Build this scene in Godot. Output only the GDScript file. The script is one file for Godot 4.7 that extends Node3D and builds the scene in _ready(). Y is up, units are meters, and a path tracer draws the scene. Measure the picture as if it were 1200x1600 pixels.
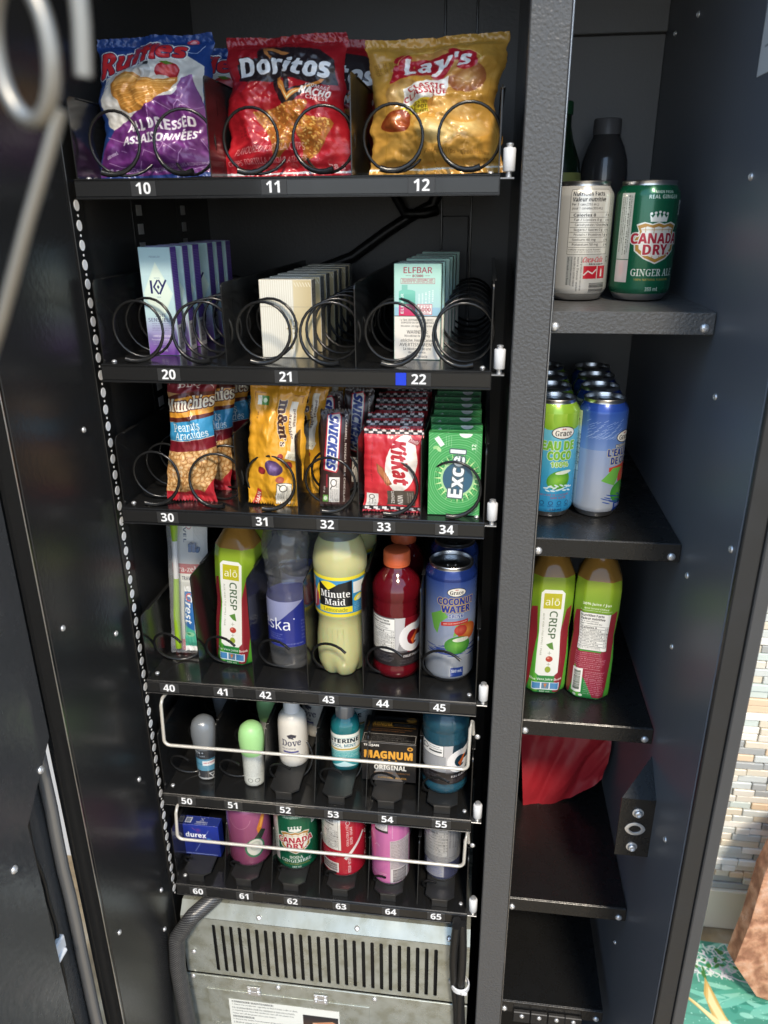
extends Node3D

const W := 0.44                                                   # width of a tray
const ROW := [0.5253, 0.332, 0.1568, -0.0917, -0.2837, -0.4577]     # floor height of each tray
const SHELF := [0.3948, 0.1403, -0.1127, -0.4186, -0.63]           # floor height of each shelf on the right
const BACK := -0.44
const FLOOR := -0.95

var rng := RandomNumberGenerator.new()
var noise := FastNoiseLite.new()
var ridge := FastNoiseLite.new()
var M := {}
var names := {}


# ---------------------------------------------------------------- geometry builder
class G:
	var v := PackedVector3Array()
	var n := PackedVector3Array()
	var t := PackedVector2Array()
	var xf := Transform3D()

	func tri(a: Vector3, b: Vector3, c: Vector3, na: Vector3, nb: Vector3, nc: Vector3, ta := Vector2.ZERO, tb := Vector2.ZERO, tc := Vector2.ZERO) -> void:
		if (b - a).cross(c - a).dot(na + nb + nc) > 0.0:
			var p := b; b = c; c = p
			p = nb; nb = nc; nc = p
			var q := tb; tb = tc; tc = q
		v.append(xf * a); v.append(xf * b); v.append(xf * c)
		n.append((xf.basis * na).normalized()); n.append((xf.basis * nb).normalized()); n.append((xf.basis * nc).normalized())
		t.append(ta); t.append(tb); t.append(tc)

	# a flat four-cornered face; uv is the rectangle of the picture it wears, a = its top left, b = top right
	func quad(a: Vector3, b: Vector3, c: Vector3, d: Vector3, out: Vector3, uv := Rect2(0, 0, 1, 1)) -> void:
		var nn := (b - a).cross(d - a).normalized()
		if nn.dot(out) < 0.0:
			nn = -nn
		var e := uv.position + uv.size
		var ua := uv.position
		var ub := Vector2(e.x, uv.position.y)
		var ud := Vector2(uv.position.x, e.y)
		tri(a, b, c, nn, nn, nn, ua, ub, e)
		tri(a, c, d, nn, nn, nn, ua, e, ud)

	# a box with chamfered edges; faces may wear parts of a picture
	func box(c: Vector3, s: Vector3, bev := 0.0006, front := Rect2(0, 0, 1, 1), side := Rect2(0, 0, 1, 1), top := Rect2(0, 0, 1, 1)) -> void:
		var h := s * 0.5
		var b: float = minf(bev, minf(h.x, minf(h.y, h.z)) * 0.9)
		var i := h - Vector3(b, b, b)
		for sg in [-1.0, 1.0]:
			quad(c + Vector3(-i.x * sg, i.y, h.z * sg), c + Vector3(i.x * sg, i.y, h.z * sg), c + Vector3(i.x * sg, -i.y, h.z * sg), c + Vector3(-i.x * sg, -i.y, h.z * sg), Vector3(0, 0, sg), front)
			quad(c + Vector3(h.x * sg, i.y, i.z * sg), c + Vector3(h.x * sg, i.y, -i.z * sg), c + Vector3(h.x * sg, -i.y, -i.z * sg), c + Vector3(h.x * sg, -i.y, i.z * sg), Vector3(sg, 0, 0), side)
			quad(c + Vector3(-i.x, h.y * sg, -i.z * sg), c + Vector3(i.x, h.y * sg, -i.z * sg), c + Vector3(i.x, h.y * sg, i.z * sg), c + Vector3(-i.x, h.y * sg, i.z * sg), Vector3(0, sg, 0), top)
		if b <= 0.0:
			return
		var o := front.position + front.size * Vector2(0.01, 0.01)
		var p := Rect2(o, Vector2.ZERO)
		for a in [-1.0, 1.0]:
			for e in [-1.0, 1.0]:
				quad(c + Vector3(a * i.x, e * h.y, i.z), c + Vector3(a * i.x, e * h.y, -i.z), c + Vector3(a * h.x, e * i.y, -i.z), c + Vector3(a * h.x, e * i.y, i.z), Vector3(a, e, 0), p)
				quad(c + Vector3(a * i.x, i.y, e * h.z), c + Vector3(a * i.x, -i.y, e * h.z), c + Vector3(a * h.x, -i.y, e * i.z), c + Vector3(a * h.x, i.y, e * i.z), Vector3(a, 0, e), p)
				quad(c + Vector3(i.x, a * i.y, e * h.z), c + Vector3(-i.x, a * i.y, e * h.z), c + Vector3(-i.x, a * h.y, e * i.z), c + Vector3(i.x, a * h.y, e * i.z), Vector3(0, a, e), p)
				for f in [-1.0, 1.0]:
					var nn := Vector3(a, e, f).normalized()
					tri(c + Vector3(a * h.x, e * i.y, f * i.z), c + Vector3(a * i.x, e * h.y, f * i.z), c + Vector3(a * i.x, e * i.y, f * h.z), nn, nn, nn, o, o, o)

	# a smooth sheet from a grid of points
	func sheet(pts: PackedVector3Array, nx: int, ny: int, flip := false, uv := Rect2(0, 0, 1, 1)) -> void:
		var ns := PackedVector3Array()
		ns.resize(pts.size())
		for j in ny:
			for i in nx:
				var du := pts[j * nx + mini(i + 1, nx - 1)] - pts[j * nx + maxi(i - 1, 0)]
				var dv := pts[mini(j + 1, ny - 1) * nx + i] - pts[maxi(j - 1, 0) * nx + i]
				var nn := du.cross(dv).normalized()
				ns[j * nx + i] = -nn if flip else nn
		for j in ny - 1:
			for i in nx - 1:
				var a := j * nx + i
				var q := [a, a + 1, a + nx + 1, a + nx]
				var tt := []
				for k in [[0, 0], [1, 0], [1, 1], [0, 1]]:
					tt.append(uv.position + uv.size * Vector2(float(i + k[0]) / (nx - 1), float(j + k[1]) / (ny - 1)))
				tri(pts[q[0]], pts[q[1]], pts[q[2]], ns[q[0]], ns[q[1]], ns[q[2]], tt[0], tt[1], tt[2])
				tri(pts[q[0]], pts[q[2]], pts[q[3]], ns[q[0]], ns[q[2]], ns[q[3]], tt[0], tt[2], tt[3])

	# a wire or hose along a path; rad may taper: rad_end < 0 keeps it even
	func tube(path: PackedVector3Array, rad: float, sides := 8, closed := false, squash := []) -> void:
		var m := path.size()
		var up := Vector3(0.123, 0.9, 0.31).normalized()
		var rings := []
		var norms := []
		for i in m:
			var a := path[(i - 1 + m) % m] if closed or i > 0 else path[i]
			var b := path[(i + 1) % m] if closed or i < m - 1 else path[i]
			var d := (b - a).normalized()
			var s := d.cross(up)
			if s.length() < 0.01:
				s = d.cross(Vector3.RIGHT)
			s = s.normalized()
			up = s.cross(d).normalized()
			var r := PackedVector3Array()
			var q := PackedVector3Array()
			var k: float = squash[i] if i < squash.size() else 1.0
			for j in sides:
				var w := TAU * j / sides
				var o := s * cos(w) + up * sin(w)
				q.append(o)
				r.append(path[i] + o * rad * k)
			rings.append(r)
			norms.append(q)
		for i in (m if closed else m - 1):
			var e := (i + 1) % m
			for j in sides:
				var k := (j + 1) % sides
				var ua := Vector2(float(j) / sides, float(i) / m)
				var ub := Vector2(float(j + 1) / sides, float(i + 1) / m)
				tri(rings[i][j], rings[i][k], rings[e][k], norms[i][j], norms[i][k], norms[e][k], ua, Vector2(ub.x, ua.y), ub)
				tri(rings[i][j], rings[e][k], rings[e][j], norms[i][j], norms[e][k], norms[e][j], ua, ub, Vector2(ua.x, ub.y))
		if not closed:
			for e in [0, m - 1]:
				var d := (path[1] - path[0]) if e == 0 else (path[m - 2] - path[m - 1])
				d = -d.normalized()
				for j in range(1, sides - 1):
					tri(rings[e][0], rings[e][j], rings[e][j + 1], d, d, d)

	# turned body: profile of (radius, height); shape(angle, height) scales the radius; angle 0 faces +z
	func lathe(prof: Array, seg := 40, shape = null, crease := 0.6, y0 := 0.0, y1 := 0.0) -> void:
		if y1 <= y0:
			y0 = 1e9; y1 = -1e9
			for p in prof:
				y0 = minf(y0, p.y); y1 = maxf(y1, p.y)
		var m := prof.size()
		var pts := []
		for i in m:
			var r := PackedVector3Array()
			for j in seg + 1:
				var w := -PI + TAU * j / seg
				var k: float = shape.call(w, prof[i].y) if shape != null else 1.0
				r.append(Vector3(sin(w) * prof[i].x * k, prof[i].y, cos(w) * prof[i].x * k))
			pts.append(r)
		var fn := []
		for i in m - 1:
			var r := PackedVector3Array()
			for j in seg + 1:
				var d: Vector3 = pts[i][(j + 1) % (seg + 1) if j < seg else 1] - pts[i][j - 1 if j > 0 else seg - 1] + pts[i + 1][(j + 1) if j < seg else 1] - pts[i + 1][j - 1 if j > 0 else seg - 1]
				var e: Vector3 = pts[i + 1][j] - pts[i][j]
				var nn := d.cross(e)
				if nn.length() < 1e-14:
					nn = Vector3(0, signf(prof[i].x - prof[i + 1].x), 0)
				r.append(nn.normalized())
			fn.append(r)
		for i in m - 1:
			for j in seg:
				var q := []
				var ns := []
				for k in [[0, 0], [1, 0], [1, 1], [0, 1]]:
					var a: int = i + k[1]
					var b: int = j + k[0]
					var nn: Vector3 = fn[i][b]
					var o: int = a if k[1] == 1 else a - 1
					if o >= 0 and o < m - 1:
						var other: Vector3 = fn[o][b]
						if other.dot(nn) > crease:
							nn = (nn + other).normalized()
					q.append(pts[a][b])
					ns.append(nn)
				var u0 := float(j) / seg
				var u1 := float(j + 1) / seg
				var va: float = 1.0 - (prof[i].y - y0) / (y1 - y0)
				var vb: float = 1.0 - (prof[i + 1].y - y0) / (y1 - y0)
				if prof[i].x > 1e-6:
					tri(q[0], q[1], q[2], ns[0], ns[1], ns[2], Vector2(u0, va), Vector2(u1, va), Vector2(u1, vb))
				if prof[i + 1].x > 1e-6:
					tri(q[0], q[2], q[3], ns[0], ns[2], ns[3], Vector2(u0, va), Vector2(u1, vb), Vector2(u0, vb))

	# a flat outline (counter-clockwise in x and y) pushed back by depth along -z
	func prism(outline: PackedVector2Array, depth: float) -> void:
		var ix := Geometry2D.triangulate_polygon(outline)
		for k in range(0, ix.size(), 3):
			var a := outline[ix[k]]; var b := outline[ix[k + 1]]; var c := outline[ix[k + 2]]
			for z in [0.0, -depth]:
				var nn := Vector3(0, 0, 1 if z == 0.0 else -1)
				tri(Vector3(a.x, a.y, z), Vector3(b.x, b.y, z), Vector3(c.x, c.y, z), nn, nn, nn, a, b, c)
		var cc := not Geometry2D.is_polygon_clockwise(outline)
		for k in outline.size():
			var a := outline[k]; var b := outline[(k + 1) % outline.size()]
			var o := Vector3(b.y - a.y, a.x - b.x, 0) * (1.0 if cc else -1.0)
			quad(Vector3(a.x, a.y, 0), Vector3(b.x, b.y, 0), Vector3(b.x, b.y, -depth), Vector3(a.x, a.y, -depth), o)

	# a plate (x, y) with a hole; the hole's wall goes back by depth
	func holed(c: Vector2, size: Vector2, rx: float, ry: float, depth: float) -> void:
		var k := 20
		var ins := []
		var outs := []
		for j in k:
			var w := TAU * j / k
			var d := Vector2(cos(w), sin(w))
			var p := Vector2(d.x * rx, d.y * rx)
			if ry > rx:
				p.y += signf(d.y) * (ry - rx) if absf(d.y) > 1e-5 else 0.0
			ins.append(c + p)
			var s := minf(size.x * 0.5 / maxf(absf(p.x), 1e-9), size.y * 0.5 / maxf(absf(p.y), 1e-9))
			outs.append(c + p * s)
		for j in k:
			var e := (j + 1) % k
			quad(Vector3(outs[j].x, outs[j].y, 0), Vector3(outs[e].x, outs[e].y, 0), Vector3(ins[e].x, ins[e].y, 0), Vector3(ins[j].x, ins[j].y, 0), Vector3(0, 0, 1))
			var o: Vector2 = c - (ins[j] + ins[e]) * 0.5
			quad(Vector3(ins[j].x, ins[j].y, 0), Vector3(ins[e].x, ins[e].y, 0), Vector3(ins[e].x, ins[e].y, -depth), Vector3(ins[j].x, ins[j].y, -depth), Vector3(o.x, o.y, 0))
		for sx in [-1.0, 1.0]:
			for sy in [-1.0, 1.0]:
				var q := c + Vector2(sx * size.x, sy * size.y) * 0.5
				var a := Vector2.INF
				var b := Vector2.INF
				for o: Vector2 in outs:
					if (o - c).x * sx > 0 and (o - c).y * sy > 0 or absf((o - c).x * sx) < 1e-6 or absf((o - c).y * sy) < 1e-6:
						if absf(absf(o.x - c.x) - size.x * 0.5) < 1e-6 and (a == Vector2.INF or absf(o.y - q.y) < absf(a.y - q.y)) and (o.x - c.x) * sx > 0: a = o
						if absf(absf(o.y - c.y) - size.y * 0.5) < 1e-6 and (b == Vector2.INF or absf(o.x - q.x) < absf(b.x - q.x)) and (o.y - c.y) * sy > 0: b = o
				if a != Vector2.INF and b != Vector2.INF:
					tri(Vector3(a.x, a.y, 0), Vector3(q.x, q.y, 0), Vector3(b.x, b.y, 0), Vector3.BACK, Vector3.BACK, Vector3.BACK)

	func mesh(mat: Material) -> ArrayMesh:
		var a := []
		a.resize(Mesh.ARRAY_MAX)
		a[Mesh.ARRAY_VERTEX] = v
		a[Mesh.ARRAY_NORMAL] = n
		a[Mesh.ARRAY_TEX_UV] = t
		var m := ArrayMesh.new()
		m.add_surface_from_arrays(Mesh.PRIMITIVE_TRIANGLES, a)
		m.surface_set_material(0, mat)
		return m


# ---------------------------------------------------------------- printed labels: a small painter on an image
class Cv:
	const S := 2
	static var shapes := {}
	static var faces := {}
	var im: Image
	var w: int
	var h: int

	func _init(ww: int, hh: int, c: Color) -> void:
		w = ww; h = hh
		im = Image.create(w * S, h * S, false, Image.FORMAT_RGBA8)
		im.fill(c)

	func rect(x: float, y: float, ww: float, hh: float, c: Color) -> void:
		var a := Vector2i(roundi(x * S), roundi(y * S))
		im.fill_rect(Rect2i(a, Vector2i(roundi((x + ww) * S), roundi((y + hh) * S)) - a), c)

	func grad(x: float, y: float, ww: float, hh: float, a: Color, b: Color, across := false) -> void:
		var k := int((ww if across else hh) * S)
		for i in k:
			var c := a.lerp(b, (i + 0.5) / k)
			if across:
				im.fill_rect(Rect2i(int(x * S) + i, int(y * S), 1, int(hh * S)), c)
			else:
				im.fill_rect(Rect2i(int(x * S), int(y * S) + i, int(ww * S), 1), c)

	func span(xa: float, xb: float, y: int, c: Color) -> void:
		var a := maxi(ceili(xa - 0.5), 0)
		var b := ceili(xb - 0.5)
		if b > a:
			im.fill_rect(Rect2i(a, y, b - a, 1), c)

	func poly(p: Array, c: Color) -> void:
		var lo := 1e9
		var hi := -1e9
		for q in p:
			lo = minf(lo, q.y * S); hi = maxf(hi, q.y * S)
		for y in range(maxi(int(lo), 0), mini(int(hi) + 1, h * S)):
			var yy := y + 0.5
			var xs := []
			for i in p.size():
				var a: Vector2 = p[i] * S
				var b: Vector2 = p[(i + 1) % p.size()] * S
				if (a.y <= yy) != (b.y <= yy):
					xs.append(a.x + (yy - a.y) / (b.y - a.y) * (b.x - a.x))
			xs.sort()
			for i in range(0, xs.size() - 1, 2):
				span(xs[i], xs[i + 1], y, c)

	func pg(f: Array, c: Color) -> void:                      # a polygon given as x, y, x, y ...
		var p := []
		for i in range(0, f.size(), 2):
			p.append(Vector2(f[i], f[i + 1]))
		poly(p, c)

	func ell(cx: float, cy: float, rx: float, ry: float, c: Color, rot := 0.0, from := 0.0, to := TAU) -> void:
		var p := []
		for i in 33:
			var a := from + (to - from) * i / 32.0
			p.append(Vector2(cx, cy) + Vector2(cos(a) * rx, sin(a) * ry).rotated(rot))
		poly(p, c)

	func blob(cx: float, cy: float, rx: float, ry: float, a: Color, b: Color, rot := 0.0, k := 10) -> void:
		for i in k:
			var f := 1.0 - float(i) / k
			ell(cx, cy, rx * f, ry * f, a.lerp(b, float(i) / (k - 1)), rot)

	func line(p: Array, wd: float, c: Color, closed := false) -> void:
		for i in (p.size() if closed else p.size() - 1):
			var a: Vector2 = p[i]
			var b: Vector2 = p[(i + 1) % p.size()]
			var o := (b - a).orthogonal().normalized() * wd * 0.5
			var e := (b - a).normalized() * wd * 0.3
			poly([a + o - e, b + o + e, b - o + e, a - o - e], c)

	func ln(f: Array, wd: float, c: Color, closed := false) -> void:
		var p := []
		for i in range(0, f.size(), 2):
			p.append(Vector2(f[i], f[i + 1]))
		line(p, wd, c, closed)

	func ring(cx: float, cy: float, rx: float, ry: float, wd: float, c: Color, from := 0.0, to := TAU) -> void:
		var p := []
		for i in 29:
			var a := from + (to - from) * i / 28.0
			p.append(Vector2(cx + cos(a) * rx, cy + sin(a) * ry))
		line(p, wd, c)

	static func glyphs(s: String, face: String) -> Array:
		var key := face + "|" + s
		if not shapes.has(key):
			if not faces.has(face):
				var f := SystemFont.new()
				f.font_names = PackedStringArray([{"s": "Droid Sans", "r": "Droid Serif", "m": "Droid Sans Mono"}[face[0]]])
				f.font_weight = 700 if face.ends_with("b") else 400
				faces[face] = f
			var tm := TextMesh.new()
			tm.font = faces[face]
			tm.text = s
			tm.font_size = 48
			tm.pixel_size = 1.0
			tm.depth = 0.0
			tm.curve_step = 3.0
			var tris := PackedVector2Array()
			if tm.get_surface_count() and s.strip_edges():
				var a := tm.surface_get_arrays(0)
				var vs: PackedVector3Array = a[Mesh.ARRAY_VERTEX]
				var ix = a[Mesh.ARRAY_INDEX]
				if ix == null or ix.is_empty():
					ix = range(vs.size())
				for i in ix:
					tris.append(Vector2(vs[i].x, -vs[i].y))
			var r := Rect2()
			if tris.size():
				r = Rect2(tris[0], Vector2.ZERO)
				for q in tris:
					r = r.expand(q)
			shapes[key] = [tris, r]
		return shapes[key]

	# lettering whose box is ww x hh round (cx, cy); ww 0 keeps the letters' own width
	# o: f = face (s, sb, r, rb, m), rot, skew, out = outline width, oc = its colour, warp = Callable on the unit box
	func txt(s: String, cx: float, cy: float, ww: float, hh: float, c: Color, o := {}) -> void:
		var g := Cv.glyphs(s, o.get("f", "sb"))
		var tris: PackedVector2Array = g[0]
		if tris.is_empty():
			return
		var r: Rect2 = g[1]
		if ww <= 0.0:
			ww = r.size.x / maxf(r.size.y, 1.0) * hh
		var skew: float = o.get("skew", 0.0)
		var rot: float = o.get("rot", 0.0)
		var cr := cos(rot); var sr := sin(rot)
		var warp = o.get("warp")
		var p := PackedVector2Array()
		p.resize(tris.size())
		for i in tris.size():
			var q := (tris[i] - r.position) / r.size
			if warp != null:
				q = warp.call(q)
			var x := (q.x - 0.5) * ww - skew * (q.y - 0.5) * hh
			var y := (q.y - 0.5) * hh
			p[i] = Vector2(cx + x * cr - y * sr, cy + x * sr + y * cr) * S
		var ow: float = o.get("out", 0.0)
		if ow > 0.0:
			for k in 12:
				fill(p, Vector2.from_angle(TAU * k / 12.0) * ow * S, o.get("oc", Color.BLACK))
		fill(p, Vector2.ZERO, c)
		var bw: float = o.get("fat", 0.0)
		if bw > 0.0:
			for k in 8:
				fill(p, Vector2.from_angle(TAU * k / 8.0) * bw * S, c)

	func fill(p: PackedVector2Array, off: Vector2, c: Color) -> void:
		var top := h * S
		for i in range(0, p.size(), 3):
			var a := p[i] + off; var b := p[i + 1] + off; var d := p[i + 2] + off
			var q: Vector2
			if b.y < a.y: q = a; a = b; b = q
			if d.y < a.y: q = a; a = d; d = q
			if d.y < b.y: q = b; b = d; d = q
			if d.y - a.y < 1e-6:
				continue
			for y in range(maxi(ceili(a.y - 0.5), 0), mini(ceili(d.y - 0.5), top)):
				var yy := y + 0.5
				var x0 := a.x + (yy - a.y) / (d.y - a.y) * (d.x - a.x)
				var x1 := (a.x + (yy - a.y) / maxf(b.y - a.y, 1e-6) * (b.x - a.x)) if yy < b.y else (b.x + (yy - b.y) / maxf(d.y - b.y, 1e-6) * (d.x - b.x))
				span(minf(x0, x1), maxf(x0, x1), y, c)

	# small print: rows of words
	func para(x: float, y: float, ww: float, hh: float, rows: int, c: Color, seed_ := 1, rot := false) -> void:
		var r := RandomNumberGenerator.new()
		r.seed = seed_
		var words := ["water", "sugar", "contains", "natural", "flavour", "eau", "sucre", "acide", "citric", "per", "keep", "cool", "best", "before", "avant", "produit", "product", "made", "with", "and", "de", "pour", "salt", "sel"]
		var step := (ww if rot else hh) / rows
		for i in rows:
			var s := ""
			for k in r.randi_range(3, 6):
				s += words[r.randi() % words.size()] + " "
			var f := r.randf_range(0.8, 1.0)
			if rot:
				txt(s, x + (i + 0.5) * step, y + hh * f * 0.5, hh * f, step * 0.62, c, {"f": "s", "rot": PI / 2})
			else:
				txt(s, x + ww * f * 0.5, y + (i + 0.5) * step, ww * f, step * 0.62, c, {"f": "s"})

	func bars(x: float, y: float, ww: float, hh: float, c: Color, seed_ := 1, down := false) -> void:
		var r := RandomNumberGenerator.new()
		r.seed = seed_
		var at := 0.0
		var all := hh if down else ww
		while at < all - 2.5:
			var k := r.randf_range(0.8, 2.4)
			if down: rect(x, y + at, ww, k, c)
			else: rect(x + at, y, k, hh, c)
			at += k + r.randf_range(0.8, 2.2)

	func facts(x: float, y: float, ww: float, hh: float, ink := Color("2a2a2a"), paper := Color("f1efe8")) -> void:
		rect(x, y, ww, hh, ink)
		rect(x + 1.2, y + 1.2, ww - 2.4, hh - 2.4, paper)
		var k := hh / 15.0
		txt("Nutrition Facts", x + ww * 0.42, y + k * 1.0, ww * 0.74, k * 1.0, ink)
		txt("Valeur nutritive", x + ww * 0.44, y + k * 2.3, ww * 0.78, k * 1.0, ink, {"skew": 0.15})
		txt("Per 1 can (355 mL)", x + ww * 0.34, y + k * 3.5, ww * 0.6, k * 0.7, ink, {"f": "s"})
		txt("pour 1 canette (355 mL)", x + ww * 0.4, y + k * 4.4, ww * 0.7, k * 0.7, ink, {"f": "s"})
		var rows := ["Calories 0", "Fat / Lipides 0 g", "Carbohydrate / Glucides 0 g", "Sugars / Sucres 0 g", "Protein / Protéines 0 g", "Sodium 40 mg", "Potassium 50 mg"]
		for i in rows.size():
			var yy := y + k * (5.4 + i * 1.15)
			rect(x + 3, yy - k * 0.2, ww - 6, 0.8, ink)
			txt(rows[i], x + 4 + ww * (0.18 + 0.013 * rows[i].length()), yy + k * 0.45, ww * (0.36 + 0.026 * rows[i].length()) * 0.8, k * 0.72, ink, {"f": "sb" if i == 0 else "s"})
			txt("0 %", x + ww - 9, yy + k * 0.45, 0, k * 0.55, ink, {"f": "s"})
		rect(x + 3, y + k * 13.3, ww - 6, 1.4, ink)
		para(x + 4, y + k * 13.6, ww - 8, k * 1.1, 2, ink, 5)

	func tex() -> ImageTexture:
		var c: Image = im.duplicate()
		c.resize(w, h, Image.INTERPOLATE_BILINEAR)
		return ImageTexture.create_from_image(c)


# ---------------------------------------------------------------- naming and labels
func put(o: Node3D, called: String, parent: Node = self) -> Node3D:
	var k := "%d/%s" % [parent.get_instance_id(), called]
	var c: int = names.get(k, 0)
	names[k] = c + 1
	o.name = called if c == 0 else "%s_%03d" % [called, c]
	parent.add_child(o, true)
	return o


func tag(o: Node, label := "", category := "", group := "", kind := "") -> Node:
	if label: o.set_meta("label", label)
	if category: o.set_meta("category", category)
	if group: o.set_meta("group", group)
	if kind: o.set_meta("kind", kind)
	return o


func thing(called: String, label: String, category: String, at := Vector3.ZERO, turn := 0.0, group := "") -> Node3D:
	var o := put(Node3D.new(), called)
	o.position = at
	o.rotation_degrees.y = turn
	tag(o, label, category, group)
	return o


func part(g: G, called: String, mat: Material, parent: Node, at := Vector3.ZERO) -> MeshInstance3D:
	return inst(g.mesh(mat), called, parent, at)


func inst(m: Mesh, called: String, parent: Node, at := Vector3.ZERO) -> MeshInstance3D:
	var o := MeshInstance3D.new()
	o.mesh = m
	o.position = at
	put(o, called, parent)
	return o


# a copy of a finished thing under a label of its own
func copy(o: Node3D, label: String, at: Vector3, turn = null, group := "") -> Node3D:
	var c: Node3D = o.duplicate()
	var base := String(o.name)
	if base.right(3).is_valid_int():
		base = base.left(-4)
	put(c, base)
	c.position = at
	if turn != null:
		c.rotation_degrees.y = turn
	tag(c, label, "", group)
	return c


# ---------------------------------------------------------------- materials
func lin(c) -> Color:
	return c if c is Color else Color(c, c, c).linear_to_srgb()


func mat(called: String, c, rough := 0.5, metal := 0.0, spec := 0.5) -> StandardMaterial3D:
	var m := StandardMaterial3D.new()
	m.resource_name = called
	m.albedo_color = lin(c)
	m.roughness = rough
	m.metallic = metal
	m.metallic_specular = spec
	M[called] = m
	return m


func printed(called: String, t: Texture2D, rough := 0.35, metal := 0.0, coat := 0.0) -> StandardMaterial3D:
	var m := mat(called, Color.WHITE, rough, metal)
	m.albedo_texture = t
	if coat > 0.0:
		m.clearcoat_enabled = true
		m.clearcoat = coat
		m.clearcoat_roughness = 0.12
	return m


func relief(m: StandardMaterial3D, freq: float, scale: float, cm: float, kind := FastNoiseLite.TYPE_SIMPLEX_SMOOTH, oct := 3) -> StandardMaterial3D:
	var f := FastNoiseLite.new()
	f.noise_type = kind
	f.frequency = freq
	f.fractal_octaves = oct
	f.seed = hash(m.resource_name) % 1000
	var t := NoiseTexture2D.new()
	t.width = 512
	t.height = 512
	t.seamless = true
	t.noise = f
	m.heightmap_enabled = true
	m.heightmap_texture = t
	m.heightmap_scale = cm
	m.uv1_triplanar = true
	m.uv1_world_triplanar = true
	m.uv1_scale = Vector3.ONE * scale
	return m


# ---------------------------------------------------------------- what is printed on the goods
func k(s: String) -> Color:
	return Color(s)


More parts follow.
